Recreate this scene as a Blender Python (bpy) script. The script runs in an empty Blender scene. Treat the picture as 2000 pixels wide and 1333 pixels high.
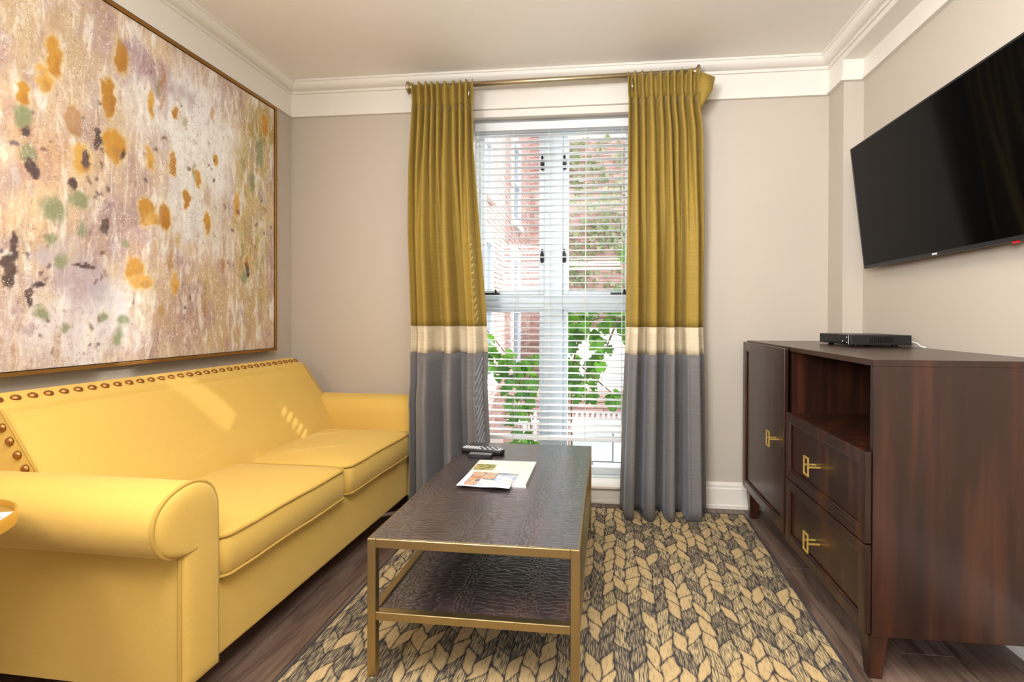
import bpy, math, random
import numpy as np
from mathutils import Vector, Matrix
random.seed(7)
SC = bpy.context.scene
COL = SC.collection
R_ = math.radians

# ------------------------------------------------------------------ camera
cam_d = bpy.data.cameras.new('camera'); cam = bpy.data.objects.new('camera', cam_d); COL.objects.link(cam)
cam_d.sensor_fit = 'HORIZONTAL'; cam_d.sensor_width = 36.0; cam_d.lens = 970.0 / 2000.0 * 36.0
cam_d.shift_x = -(1070.85 - 1000.0) / 2000.0
cam_d.shift_y = (626.67 - 666.5) / 2000.0
cam_d.clip_start = 0.02; cam_d.clip_end = 200
r_, u_, f_ = Vector((0.99436, 0.10599, 0.00311)), Vector((-0.00369, 0.0053, 0.99998)), Vector((-0.10597, 0.99435, -0.00566))
m = Matrix((r_, u_, -f_)).transposed().to_4x4(); m.translation = Vector((0, 0, 1.06))
cam.matrix_world = m
SC.camera = cam

# ------------------------------------------------------------------ world, lights, exposure
W = bpy.data.worlds.new('overcast_sky'); SC.world = W; W.use_nodes = True
bg = W.node_tree.nodes['Background']; bg.inputs[0].default_value = (0.86, 0.93, 1.0, 1); bg.inputs[1].default_value = 2.5

def light(name, kind, loc, energy, color, size=0.2, size_y=None, target=None, spread=None):
    d = bpy.data.lights.new(name, kind); d.energy = energy; d.color = color
    if kind == 'AREA':
        d.size = size
        if size_y: d.shape = 'RECTANGLE'; d.size_y = size_y
        if spread: d.spread = spread
    else:
        d.shadow_soft_size = size
    o = bpy.data.objects.new(name, d); COL.objects.link(o); o.location = loc
    if target is not None:
        o.rotation_euler = (Vector(target) - Vector(loc)).to_track_quat('-Z', 'Y').to_euler()
    return o
sun = light('hazy_sun', 'SUN', (3, 6, 8), 5.0, (1.0, 0.96, 0.88)); sun.data.angle = R_(1.2)
sun.rotation_euler = Vector((-1.45, -0.98, -0.60)).to_track_quat('-Z', 'Y').to_euler()
light('overhead_fill', 'AREA', (-0.1, 0.45, 2.4), 38, (1.0, 0.93, 0.84), 1.3, 1.0, (-0.1, 0.55, 0.0))  # added soft overhead fill standing in for the unseen room lights
light('ceiling_fill', 'AREA', (-0.1, -0.3, 1.75), 46, (0.98, 0.98, 1.0), 0.7, 0.7, (-0.1, 0.1, 3.0))  # upward fill added to brighten the ceiling; the room has no pendant
light('table_lamp_light', 'POINT', (-1.42, 0.50, 1.42), 13, (1.0, 0.86, 0.66), 0.10)
light('right_wall_fill', 'AREA', (-1.2, -1.6, 1.7), 34, (0.94, 0.97, 1.0), 0.8, 1.0, (1.3, 1.4, 1.9), R_(95))  # cool unseen fill, added to lift the right wall and cabinet side
portal = light('window_portal', 'AREA', (-0.29, 3.09, 1.17), 1, (1, 1, 1), 0.98, 2.2, (-0.29, 0, 1.17)); portal.data.cycles.is_portal = True

SC.view_settings.view_transform = 'Standard'; SC.view_settings.look = 'None'
SC.view_settings.exposure = 0.55; SC.view_settings.gamma = 1.0; SC.view_settings.use_curve_mapping = False
SC.cycles.use_denoising = True
SC.cycles.max_bounces = 10; SC.cycles.diffuse_bounces = 6; SC.cycles.transparent_max_bounces = 16
SC.cycles.sample_clamp_indirect = 8.0; SC.cycles.caustics_reflective = False; SC.cycles.caustics_refractive = False

# ------------------------------------------------------------------ material helpers
def lin(c):
    return tuple((v / 12.92 if v <= 0.04045 else ((v + 0.055) / 1.055) ** 2.4) for v in (x / 255.0 for x in c)) + (1.0,)
class NT:
    def __init__(s, name, rough=0.5, metal=0.0, color=(128, 128, 128)):
        s.m = bpy.data.materials.new(name); s.m.use_nodes = True; s.t = s.m.node_tree
        s.b = s.t.nodes['Principled BSDF']; s.out = s.t.nodes['Material Output']
        s.b.inputs['Roughness'].default_value = rough; s.b.inputs['Metallic'].default_value = metal
        s.b.inputs['Base Color'].default_value = lin(color)
        s.m.diffuse_color = lin(color)
    def n(s, typ, props=None, **ins):
        nd = s.t.nodes.new(typ)
        for k, v in (props or {}).items(): setattr(nd, k, v)
        for k, v in ins.items():
            key = int(k[1:]) if k[0] == 'i' and k[1:].isdigit() else k.replace('_', ' ')
            s.set(nd.inputs[key], v)
        return nd
    def set(s, sock, v):
        if isinstance(v, bpy.types.NodeSocket): s.t.links.new(v, sock)
        elif isinstance(v, bpy.types.Node): s.t.links.new(v.outputs[0], sock)
        else: sock.default_value = v
    def P(s, **k):
        for a, v in k.items(): s.set(s.b.inputs[a.replace('_', ' ')], v)
        return s
    def coord(s, kind='Object', scale=(1, 1, 1), rot=(0, 0, 0), loc=None):
        tc = s.n('ShaderNodeTexCoord')
        mp = s.n('ShaderNodeMapping', Vector=tc.outputs[kind], Scale=scale, Rotation=rot)
        if loc is not None: s.set(mp.inputs['Location'], loc)
        return mp.outputs[0]
    def math(s, op, a, b=0.0, c=0.0):
        nd = s.n('ShaderNodeMath', {'operation': op}); s.set(nd.inputs[0], a); s.set(nd.inputs[1], b); s.set(nd.inputs[2], c); return nd.outputs[0]
    def noise(s, vec, scale=5.0, detail=4.0, rough=0.5, dist=0.0, dim='3D'):
        return s.n('ShaderNodeTexNoise', {'noise_dimensions': dim}, Vector=vec, Scale=scale, Detail=detail, Roughness=rough, Distortion=dist).outputs[0]
    def voro(s, vec, scale=5.0, feature='F1', rnd=1.0, out='Distance'):
        return s.n('ShaderNodeTexVoronoi', {'feature': feature}, Vector=vec, Scale=scale, Randomness=rnd).outputs[out]
    def ramp(s, fac, stops, interp='LINEAR'):
        nd = s.n('ShaderNodeValToRGB', Fac=fac); nd.color_ramp.interpolation = interp; e = nd.color_ramp.elements
        while len(e) < len(stops): e.new(0.5)
        for el, (p, c) in zip(e, stops): el.position = p; el.color = c if len(c) == 4 else lin(c)
        return nd.outputs[0]
    def mix(s, fac, a, b, mode='MIX'):
        nd = s.n('ShaderNodeMix', {'data_type': 'RGBA', 'blend_type': mode}); s.set(nd.inputs[0], fac); s.set(nd.inputs[6], a); s.set(nd.inputs[7], b); return nd.outputs[2]
    def bump(s, h, strength=0.2, dist=0.01):
        s.set(s.b.inputs['Normal'], s.n('ShaderNodeBump', Height=h, Strength=strength, Distance=dist)); return s
M = {}
def wht(v): return (v, v, v, 1)

def simple(name, color, rough=0.5, metal=0.0, bump=None, **kw):
    t = NT(name, rough, metal, color)
    v = t.coord()
    n1 = t.noise(v, 9, 3); c = lin(color)
    t.P(Base_Color=t.mix(t.math('MULTIPLY', n1, 0.18), c, tuple(x * 0.8 for x in c[:3]) + (1,)))
    if bump: t.bump(t.noise(v, bump[0], 3), bump[1], 0.002)
    t.P(**kw); M[name] = t.m; return t

def paint_mat(name, color, rough=0.6):
    t = NT(name, rough, 0, color); v = t.coord(); c = lin(color)
    t.P(Base_Color=t.mix(t.noise(v, 1.3, 3), c, tuple(x * 0.95 for x in c[:3]) + (1,)))
    t.bump(t.noise(v, 260, 2), 0.05, 0.001); M[name] = t.m
paint_mat('wall_paint', (190, 180, 167)); paint_mat('ceiling_paint', (236, 232, 224), 0.7)
paint_mat('trim_paint', (226, 221, 212), 0.35); paint_mat('window_paint', (206, 216, 222), 0.3)

def wood_dark():
    t = NT('mahogany', 0.28); v = t.coord(scale=(8, 8, 0.5))
    n1 = t.noise(v, 3.0, 3, 0.5, 0.3); n2 = t.noise(t.coord(scale=(120, 120, 4)), 4, 3)
    col = t.ramp(n1, [(0.30, (30, 14, 8)), (0.5, (46, 22, 13)), (0.72, (74, 38, 18))])
    col = t.mix(t.math('MULTIPLY', n2, 0.35), col, lin((30, 17, 13)))
    t.P(Base_Color=col, Roughness=t.math('MULTIPLY_ADD', n2, 0.12, 0.26)); t.bump(n2, 0.04, 0.001)
    t.P(Coat_Weight=0.18, Coat_Roughness=0.14); M['mahogany'] = t.m
wood_dark()
def plank():
    t = NT('plank_wood', 0.38); oi = t.n('ShaderNodeObjectInfo')
    tc = t.n('ShaderNodeTexCoord'); off = t.n('ShaderNodeCombineXYZ', X=t.math('MULTIPLY', oi.outputs['Random'], 31.0), Y=t.math('MULTIPLY', oi.outputs['Random'], 17.0))
    p = t.n('ShaderNodeVectorMath', {'operation': 'ADD'}, i0=tc.outputs['Object'], i1=off).outputs[0]
    v = t.n('ShaderNodeMapping', Vector=p, Scale=(9, 0.9, 1)).outputs[0]
    n1 = t.noise(v, 2.2, 7, 0.62, 1.6); n2 = t.noise(t.n('ShaderNodeMapping', Vector=p, Scale=(90, 3, 1)).outputs[0], 3, 4)
    col = t.ramp(n1, [(0.28, (58, 44, 39)), (0.47, (118, 97, 86)), (0.60, (142, 120, 107)), (0.78, (94, 75, 67))])
    col = t.mix(t.math('MULTIPLY', n2, 0.5), col, lin((52, 38, 33)))
    col = t.mix(t.math('MULTIPLY', oi.outputs['Random'], 0.35), col, lin((46, 33, 29)))
    t.P(Base_Color=col, Roughness=t.math('MULTIPLY_ADD', n2, 0.15, 0.3)); t.bump(n2, 0.12, 0.001); M['plank_wood'] = t.m
plank()
simple('floor_gap', (22, 16, 14), 0.8)

def fabric(name, color, rough=0.85, scale=900, sheen=0.4, slub=None, tint=(255, 235, 180), bumpk=0.25, vary=0.15):
    t = NT(name, rough, 0, color); c = lin(color)
    a = t.noise(t.coord(scale=(1, 1, 0.25)), scale, 2); b = t.noise(t.coord(scale=(0.25, 0.25, 1)), scale, 2)
    w = t.math('MULTIPLY_ADD', a, 0.5, t.math('MULTIPLY', b, 0.5))
    big = t.noise(t.coord(), 2.3, 3)
    col = t.mix(t.math('MULTIPLY', big, vary), c, tuple(x * 0.72 for x in c[:3]) + (1,))
    col = t.mix(t.ramp(w, [(0.42, wht(0)), (0.58, wht(0.22))]), col, tuple(x * 0.7 for x in c[:3]) + (1,))
    h = w
    if slub:
        s = t.noise(t.coord(scale=slub), 30, 3); col = t.mix(t.ramp(s, [(0.45, wht(0)), (0.75, wht(0.35))]), col, tuple(min(1, x * 1.45) for x in c[:3]) + (1,))
        h = t.math('MULTIPLY_ADD', s, 0.6, w)
    t.P(Base_Color=col, Sheen_Weight=sheen, Sheen_Roughness=0.45, Sheen_Tint=lin(tint)); t.b.inputs['Specular IOR Level'].default_value = 0.2
    t.bump(h, bumpk, 0.001); M[name] = t.m
fabric('sofa_fabric', (209, 174, 90), 0.8, 700, 0.35)
fabric('sofa_piping', (186, 152, 74), 0.75, 700, 0.25)
fabric('curtain_gold', (150, 125, 56), 0.7, 900, 0.15, (0.25, 0.25, 8))
fabric('curtain_cream', (202, 188, 162), 0.75, 900, 0.1, (0.25, 0.25, 8))
fabric('curtain_grey', (108, 105, 105), 0.6, 900, 0.25, (0.25, 0.25, 8), (220, 230, 255))
fabric('curtain_lining', (224, 220, 208), 0.8, 900, 0.1)

def brass(name, color, rough=0.3):
    t = NT(name, rough, 0.72 if name == 'bright_brass' else 1.0, color); n1 = t.noise(t.coord(scale=(1, 1, 1)), 14, 5)
    c = lin(color); t.P(Base_Color=t.mix(t.math('MULTIPLY', n1, 0.5), c, tuple(x * 0.6 for x in c[:3]) + (1,)), Roughness=t.math('MULTIPLY_ADD', n1, 0.2, rough - 0.08)); M[name] = t.m
brass('antique_brass', (182, 160, 114), 0.34); brass('bright_brass', (236, 200, 108), 0.3); brass('bronze_nail', (176, 126, 74), 0.45)
brass('rod_metal', (192, 176, 144), 0.4); brass('gold_leaf_frame', (176, 130, 66), 0.38); brass('nickel', (190, 190, 186), 0.3)

def croc():
    t = NT('croc_leather', 0.33); v = t.coord(scale=(1, 0.8, 1)); w = t.noise(t.coord(), 6, 3)
    vv = t.n('ShaderNodeVectorMath', {'operation': 'ADD'}, i0=v, i1=t.n('ShaderNodeVectorMath', {'operation': 'SCALE'}, i0=t.n('ShaderNodeTexNoise', Vector=v, Scale=7.0).outputs[1], Scale=0.04).outputs[0]).outputs[0]
    small = t.voro(vv, 78, 'DISTANCE_TO_EDGE', 0.75); wide = t.voro(t.n('ShaderNodeMapping', Vector=vv, Scale=(0.45, 1.6, 1)).outputs[0], 46, 'DISTANCE_TO_EDGE', 0.7)
    band = t.ramp(t.math('ABSOLUTE', t.math('SINE', t.math('MULTIPLY_ADD', t.n('ShaderNodeSeparateXYZ', Vector=vv).outputs[0], 16.0, w))), [(0.35, wht(0)), (0.7, wht(1))])
    hgt = t.mix(band, small, wide); hh = t.ramp(hgt, [(0.0, wht(0)), (0.22, wht(1))])
    n2 = t.noise(t.coord(scale=(4, 0.7, 1)), 2.5, 4)
    col = t.ramp(n2, [(0.3, (30, 25, 33)), (0.52, (50, 39, 46)), (0.72, (82, 56, 48))])
    col = t.mix(t.ramp(hgt, [(0.0, wht(0.55)), (0.15, wht(0))]), col, lin((26, 18, 20)))
    t.P(Base_Color=col, Roughness=0.26, IOR=2.5, Coat_Weight=0.8, Coat_Roughness=0.22); t.bump(hh, 0.6, 0.0026); M['croc_leather'] = t.m
croc()

def rug():
    t = NT('rug_weave', 0.95); w, hgt = 0.047, 0.086
    v0 = t.coord(); dn = t.n('ShaderNodeTexNoise', Vector=v0, Scale=9.0, Detail=2.0).outputs[1]
    dv = t.n('ShaderNodeVectorMath', {'operation': 'SCALE'}, i0=t.n('ShaderNodeVectorMath', {'operation': 'SUBTRACT'}, i0=dn, i1=(0.5, 0.5, 0.5)).outputs[0], Scale=0.055).outputs[0]
    vv = t.n('ShaderNodeVectorMath', {'operation': 'ADD'}, i0=v0, i1=dv).outputs[0]
    sp = t.n('ShaderNodeSeparateXYZ', Vector=vv); X, Y = sp.outputs[0], sp.outputs[1]
    u = t.math('DIVIDE', X, w); i = t.math('FLOOR', u); fu = t.math('FRACT', u)
    par = t.math('PINGPONG', i, 1.0); sg = t.math('MULTIPLY_ADD', par, 2.0, -1.0)
    ri = t.n('ShaderNodeTexWhiteNoise', {'noise_dimensions': '1D'}, W=i).outputs[0]
    vq = t.math('ADD', t.math('DIVIDE', Y, hgt), t.math('ADD', t.math('MULTIPLY', t.math('MULTIPLY', sg, fu), 0.62), t.math('MULTIPLY', ri, 0.5)))
    j = t.math('FLOOR', vq); fv = t.math('FRACT', vq)
    du = t.math('MULTIPLY', t.math('MINIMUM', fu, t.math('SUBTRACT', 1.0, fu)), w)
    dv_ = t.math('MULTIPLY', t.math('MINIMUM', fv, t.math('SUBTRACT', 1.0, fv)), hgt * 0.75)
    d = t.n('ShaderNodeMath', {'operation': 'SMOOTH_MIN'}); t.set(d.inputs[0], du); t.set(d.inputs[1], dv_); d.inputs[2].default_value = 0.016
    rib = t.noise(t.coord(scale=(330, 24, 1)), 1.0, 2)
    fine = t.noise(t.coord(scale=(150, 150, 1)), 2.0, 2)
    dd = t.math('ADD', d.outputs[0], t.math('MULTIPLY', t.math('SUBTRACT', rib, 0.5), 0.008))
    mask = t.ramp(dd, [(0.0016, wht(0)), (0.0044, wht(1))])
    rc = t.n('ShaderNodeTexWhiteNoise', {'noise_dimensions': '3D'}, Vector=t.n('ShaderNodeCombineXYZ', X=i, Y=j).outputs[0]).outputs[0]
    cream = t.mix(t.ramp(rib, [(0.30, wht(0.75)), (0.46, wht(0))]), t.mix(t.ramp(fine, [(0.4, wht(0)), (0.7, wht(0.5))]), lin((190, 167, 125)), lin((162, 132, 94))), lin((98, 88, 74)))
    strip = t.mix(t.ramp(rib, [(0.40, wht(0)), (0.56, wht(1))]), lin((84, 78, 70)), lin((184, 164, 126)))
    strip2 = t.mix(t.ramp(rib, [(0.46, wht(0)), (0.60, wht(1))]), lin((74, 70, 66)), lin((158, 142, 114)))
    cell = t.mix(t.ramp(rc, [(0.56, wht(0)), (0.57, wht(1))], 'CONSTANT'), strip, cream)
    cell = t.mix(t.ramp(rc, [(0.28, wht(1)), (0.29, wht(0))], 'CONSTANT'), cell, strip2)
    col = t.mix(mask, lin((56, 55, 58)), cell)
    t.P(Base_Color=col); t.bump(t.math('MULTIPLY_ADD', mask, 0.5, rib), 0.5, 0.003); t.b.inputs['Specular IOR Level'].default_value = 0.1
    M['rug_weave'] = t.m
rug()

def canvas():
    t = NT('abstract_canvas', 0.6); at = t.n('ShaderNodeAttribute', {'attribute_name': 'paint'}); free = t.math('SUBTRACT', 1.0, t.math('MULTIPLY', t.n('ShaderNodeAttribute', {'attribute_name': 'protect'}).outputs['Fac'], 0.92))
    v = t.coord(); st = t.noise(t.coord(scale=(1, 34, 7)), 1.0, 6, 0.62, 0.8); gr = t.noise(v, 42, 5, 0.7)
    col = at.outputs[0]
    col = t.mix(t.math('MULTIPLY', free, t.ramp(st, [(0.52, wht(0)), (0.66, wht(0.5))])), col, lin((250, 246, 238)))
    col = t.mix(t.ramp(t.noise(t.coord(scale=(1, 26, 9)), 1.3, 5, 0.6, 0.5), [(0.58, wht(0)), (0.7, wht(0.30))]), col, lin((176, 142, 140)))
    gs = t.noise(v, 75, 6, 0.75)
    col = t.mix(t.math('MULTIPLY', free, t.ramp(gs, [(0.55, wht(0)), (0.64, wht(0.45))])), col, lin((252, 249, 240)))
    col = t.mix(t.math('MULTIPLY', free, t.ramp(t.noise(t.coord(scale=(1, 1, 0.7)), 52, 6, 0.75, 0.4), [(0.36, wht(0.6)), (0.44, wht(0))])), col, lin((158, 126, 104)))
    dots = t.voro(t.n('ShaderNodeMapping', Vector=v, Scale=(1, 1, 0.8)).outputs[0], 95, 'F1', 1.0); reg = t.noise(v, 4.5, 3)
    dm = t.math('MULTIPLY', t.ramp(dots, [(0.10, wht(1)), (0.22, wht(0))]), t.ramp(reg, [(0.50, wht(0)), (0.60, wht(0.8))]))
    col = t.mix(dm, col, lin((126, 84, 58)))
    d2 = t.voro(v, 150, 'F1', 1.0); m2 = t.math('MULTIPLY', t.ramp(d2, [(0.14, wht(1)), (0.3, wht(0))]), t.ramp(t.noise(v, 6, 2), [(0.55, wht(0)), (0.66, wht(0.9))]))
    col = t.mix(m2, col, lin((252, 246, 230)))
    col = t.mix(t.ramp(gr, [(0.38, wht(0.14)), (0.5, wht(0))]), col, lin((150, 118, 92)))
    t.P(Base_Color=col); t.bump(t.math('MULTIPLY_ADD', st, 0.5, gr), 0.25, 0.003); M['abstract_canvas'] = t.m
canvas()

def glass_mat(name, tint=(1, 1, 1, 1), refl=0.012):
    t = NT(name, 0.02); tr = t.n('ShaderNodeBsdfTransparent', Color=tint); gl = t.n('ShaderNodeBsdfGlossy', Roughness=0.02)
    mx = t.n('ShaderNodeMixShader', i0=refl, i1=tr.outputs[0], i2=gl.outputs[0]); t.t.links.new(mx.outputs[0], t.out.inputs[0]); M[name] = t.m
glass_mat('window_glass')

simple('blind_slat', (222, 226, 229), 0.45); simple('black_iron', (26, 26, 28), 0.4, 0.3); simple('cord_white', (230, 228, 222), 0.7)
simple('black_plastic', (17, 17, 19), 0.42, bump=(700, 0.1)); simple('grey_plastic', (120, 124, 130), 0.4); simple('silver_plastic', (150, 154, 160), 0.35, 0.3)
simple('button_light', (214, 220, 232), 0.5); simple('button_dark', (30, 40, 62), 0.5)
simple('tv_bezel', (38, 40, 44), 0.35, 0.4); simple('tv_screen', (5, 5, 6), 0.05, Specular_IOR_Level=0.1); simple('logo_silver', (222, 224, 226), 0.3, 0.2); simple('red_sticker', (214, 32, 40), 0.4)
simple('dark_inside', (20, 14, 12), 0.6); simple('paper_white', (240, 240, 238), 0.6); simple('leg_dark', (28, 18, 15), 0.4)
simple('mirror_tray', (226, 186, 100), 0.3, 0.2)
simple('stem_bark', (96, 84, 58), 0.8); simple('concrete_block', (206, 210, 212), 0.8, bump=(60, 0.2)); simple('white_siding', (226, 228, 230), 0.6)
simple('mortar', (196, 184, 176), 0.9); simple('ground_pavers', (150, 144, 138), 0.9); simple('stone_trim', (222, 218, 212), 0.7); simple('dark_pane', (120, 132, 146), 0.1)
def brick_mat():
    t = NT('brick', 0.85); oi = t.n('ShaderNodeObjectInfo'); v = t.coord('Generated' if False else 'Object')
    n1 = t.noise(v, 3.1, 4); g = t.n('ShaderNodeNewGeometry')
    rnd = t.math('FRACT', t.math('ADD', g.outputs['Random Per Island'], oi.outputs['Random']))
    col = t.ramp(rnd, [(0.0, (172, 134, 126)), (0.4, (188, 150, 140)), (0.75, (202, 172, 162)), (1.0, (154, 118, 112))])
    t.P(Base_Color=t.mix(t.math('MULTIPLY', n1, 0.4), col, lin((196, 160, 146)))); t.bump(t.noise(v, 60, 3), 0.3, 0.004); M['brick'] = t.m
brick_mat()
def leaf_mat(name, c1, c2):
    t = NT(name, 0.45, 0, c1); oi = t.n('ShaderNodeObjectInfo'); g = t.n('ShaderNodeNewGeometry')
    rnd = t.math('FRACT', t.math('ADD', g.outputs['Random Per Island'], oi.outputs['Random']))
    col = t.mix(rnd, lin(c1), lin(c2)); t.P(Base_Color=col)
    tl = t.n('ShaderNodeBsdfTranslucent', Color=t.mix(0.35, col, lin((130, 176, 50))))
    mx = t.n('ShaderNodeMixShader', i0=0.3, i1=t.b.outputs[0], i2=tl.outputs[0]); t.t.links.new(mx.outputs[0], t.out.inputs[0]); M[name] = t.m
leaf_mat('vine_leaf', (30, 80, 26), (84, 140, 48)); leaf_mat('ivy_leaf', (120, 140, 92), (178, 176, 140))

def print_mat(name, base, stops, scale, streak=(1, 1, 1)):
    t = NT(name, 0.3, 0, base); v = t.coord(scale=streak); n1 = t.noise(v, scale, 3, 0.5, 0.6)
    t.P(Base_Color=t.ramp(n1, stops)); M[name] = t.m
print_mat('magazine_cover', (222, 224, 220), [(0.3, (196, 204, 200)), (0.5, (228, 230, 226)), (0.7, (240, 240, 236))], 9, (1, 3, 1))
print_mat('magazine_photo', (120, 120, 60), [(0.34, (58, 70, 40)), (0.5, (148, 150, 70)), (0.62, (196, 176, 120)), (0.75, (186, 110, 60))], 34)
print_mat('brochure_sky', (196, 206, 226), [(0.32, (150, 172, 214)), (0.5, (206, 214, 226)), (0.66, (232, 226, 214)), (0.8, (198, 150, 130))], 22)
print_mat('brochure_photo', (170, 110, 70), [(0.34, (70, 84, 120)), (0.48, (216, 190, 160)), (0.6, (190, 110, 60)), (0.74, (236, 226, 214))], 40)

# ------------------------------------------------------------------ mesh helpers
class MB:
    def __init__(s): s.v = []; s.f = []; s.sm = []
    def add(s, vs, fs, smooth=False):
        o = len(s.v); s.v += [tuple(p) for p in vs]; s.f += [tuple(i + o for i in f) for f in fs]; s.sm += [smooth] * len(fs); return s
    def box(s, x0, x1, y0, y1, z0, z1):
        x0, x1 = min(x0, x1), max(x0, x1); y0, y1 = min(y0, y1), max(y0, y1); z0, z1 = min(z0, z1), max(z0, z1)
        return s.add([(x0, y0, z0), (x1, y0, z0), (x1, y1, z0), (x0, y1, z0), (x0, y0, z1), (x1, y0, z1), (x1, y1, z1), (x0, y1, z1)],
                     [(0, 3, 2, 1), (4, 5, 6, 7), (0, 1, 5, 4), (1, 2, 6, 5), (2, 3, 7, 6), (3, 0, 4, 7)])
    def frustum(s, c0, h0, c1, h1):   # square taper: (centre, half size) bottom and top
        vs = [(c[0] + a * h, c[1] + b * h, c[2]) for c, h in ((c0, h0), (c1, h1)) for a, b in ((-1, -1), (1, -1), (1, 1), (-1, 1))]
        return s.add(vs, [(0, 3, 2, 1), (4, 5, 6, 7), (0, 1, 5, 4), (1, 2, 6, 5), (2, 3, 7, 6), (3, 0, 4, 7)])
    def prism(s, prof, axis, a0, a1, smooth=False):   # profile of 2D points swept along an axis
        def pt(p, a): return {'x': (a, p[0], p[1]), 'y': (p[0], a, p[1]), 'z': (p[0], p[1], a)}[axis]
        n = len(prof); vs = [pt(p, a0) for p in prof] + [pt(p, a1) for p in prof]
        s.add(vs, [(i, (i + 1) % n, n + (i + 1) % n, n + i) for i in range(n)], smooth)
        o = len(s.v) - 2 * n; s.f += [tuple(o + i for i in range(n))[::-1], tuple(o + n + i for i in range(n))]; s.sm += [False, False]; return s
    def tube(s, pts, rad, n=8, closed=False, caps=True):
        pts = [Vector(p) for p in pts]; k = len(pts); rads = rad if isinstance(rad, (list, tuple)) else [rad] * k
        up = None; vs = []
        for i, p in enumerate(pts):
            a = pts[(i - 1) % k] if (closed or i > 0) else p; b = pts[(i + 1) % k] if (closed or i < k - 1) else p
            t = (b - a); t = t.normalized() if t.length > 1e-9 else Vector((0, 0, 1))
            if up is None: up = t.orthogonal().normalized()
            up = (up - t * up.dot(t)); up = up.normalized() if up.length > 1e-6 else t.orthogonal().normalized()
            sd = t.cross(up)
            vs += [p + (up * math.cos(2 * math.pi * j / n) + sd * math.sin(2 * math.pi * j / n)) * rads[i] for j in range(n)]
        fs = []
        for i in range(k if closed else k - 1):
            i2 = (i + 1) % k
            fs += [(i * n + j, i * n + (j + 1) % n, i2 * n + (j + 1) % n, i2 * n + j) for j in range(n)]
        if caps and not closed: fs += [tuple(range(n))[::-1], tuple((k - 1) * n + j for j in range(n))]
        return s.add(vs, fs, True)
    def lathe(s, prof, c=(0, 0, 0), axis='z', n=24, smooth=True, caps=True):   # prof: (radius, height)
        vs = []
        for r, h in prof:
            for j in range(n):
                a = 2 * math.pi * j / n; x, y = r * math.cos(a), r * math.sin(a)
                q = {'z': (x, y, h), 'x': (h, x, y), 'y': (x, h, y)}[axis]; vs.append((c[0] + q[0], c[1] + q[1], c[2] + q[2]))
        fs = [(i * n + j, i * n + (j + 1) % n, (i + 1) * n + (j + 1) % n, (i + 1) * n + j) for i in range(len(prof) - 1) for j in range(n)]
        if caps: fs += [tuple(range(n))[::-1], tuple((len(prof) - 1) * n + j for j in range(n))]
        return s.add(vs, fs, smooth)
    def rings(s, loops, smooth=True, cap0=True, cap1=True):
        n = len(loops[0]); vs = [p for l in loops for p in l]
        fs = [(i * n + j, i * n + (j + 1) % n, (i + 1) * n + (j + 1) % n, (i + 1) * n + j) for i in range(len(loops) - 1) for j in range(n)]
        if cap0: fs.append(tuple(range(n))[::-1])
        if cap1: fs.append(tuple((len(loops) - 1) * n + j for j in range(n)))
        return s.add(vs, fs, smooth)
    def grid(s, P, smooth=True, flip=False):   # rows of points
        nr, nc = len(P), len(P[0]); vs = [p for r in P for p in r]
        fs = [(i * nc + j, i * nc + j + 1, (i + 1) * nc + j + 1, (i + 1) * nc + j) for i in range(nr - 1) for j in range(nc - 1)]
        if flip: fs = [f[::-1] for f in fs]
        return s.add(vs, fs, smooth)
    def build(s, name, mat, parent=None, local=False, bevel=0.0, seg=2, fix=True):
        me = bpy.data.meshes.new(name); off = Vector((0, 0, 0)) if (parent is None or local) else world_loc(parent)
        me.from_pydata([tuple(Vector(p) - off) for p in s.v], [], s.f)
        me.polygons.foreach_set('use_smooth', s.sm); me.materials.append(M[mat]); me.update()
        if fix:
            import bmesh
            b = bmesh.new(); b.from_mesh(me); bmesh.ops.recalc_face_normals(b, faces=b.faces); b.to_mesh(me); b.free()
        o = bpy.data.objects.new(name, me); COL.objects.link(o)
        if parent is not None: o.parent = parent
        if bevel:
            md = o.modifiers.new('bevel', 'BEVEL'); md.width = bevel; md.segments = seg; md.limit_method = 'ANGLE'; md.angle_limit = R_(40)
            md.harden_normals = False
        return o
def world_loc(o):
    l = Vector((0, 0, 0))
    while o is not None: l += o.location; o = o.parent
    return l
def empty(name, loc, rz=0.0):
    o = bpy.data.objects.new(name, None); COL.objects.link(o); o.location = loc; o.rotation_euler[2] = rz; o.empty_display_size = 0.1; return o
def tag(o, label=None, cat=None, group=None, kind=None):
    if label: o['label'] = label
    if cat: o['category'] = cat
    if group: o['group'] = group
    if kind: o['kind'] = kind
    return o
def struct(o, label=None): return tag(o, label, None, None, 'structure')
def box(name, mat, d, parent=None, bevel=0.0, local=False): return MB().box(*d).build(name, mat, parent, local, bevel)
def share(o, name, loc, parent=None, rot=None, scale=None):
    c = bpy.data.objects.new(name, o.data); COL.objects.link(c); c.location = loc
    if parent is not None: c.parent = parent
    if rot is not None: c.rotation_euler = rot
    if scale is not None: c.scale = scale
    return c
def catmull(pts, k=6, closed=False):
    out = []; n = len(pts); rng = range(n if closed else n - 1)
    for i in rng:
        g = lambda q: Vector(pts[q % n]) if closed else Vector(pts[max(0, min(n - 1, q))])
        p0, p1, p2, p3 = g(i - 1), g(i), g(i + 1), g(i + 2)
        for j in range(k):
            t = j / k; out.append(tuple(0.5 * ((2 * p1) + (p2 - p0) * t + (2 * p0 - 5 * p1 + 4 * p2 - p3) * t * t + (3 * p1 - p0 - 3 * p2 + p3) * t ** 3)))
    if not closed: out.append(tuple(pts[-1]))
    return out
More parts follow.
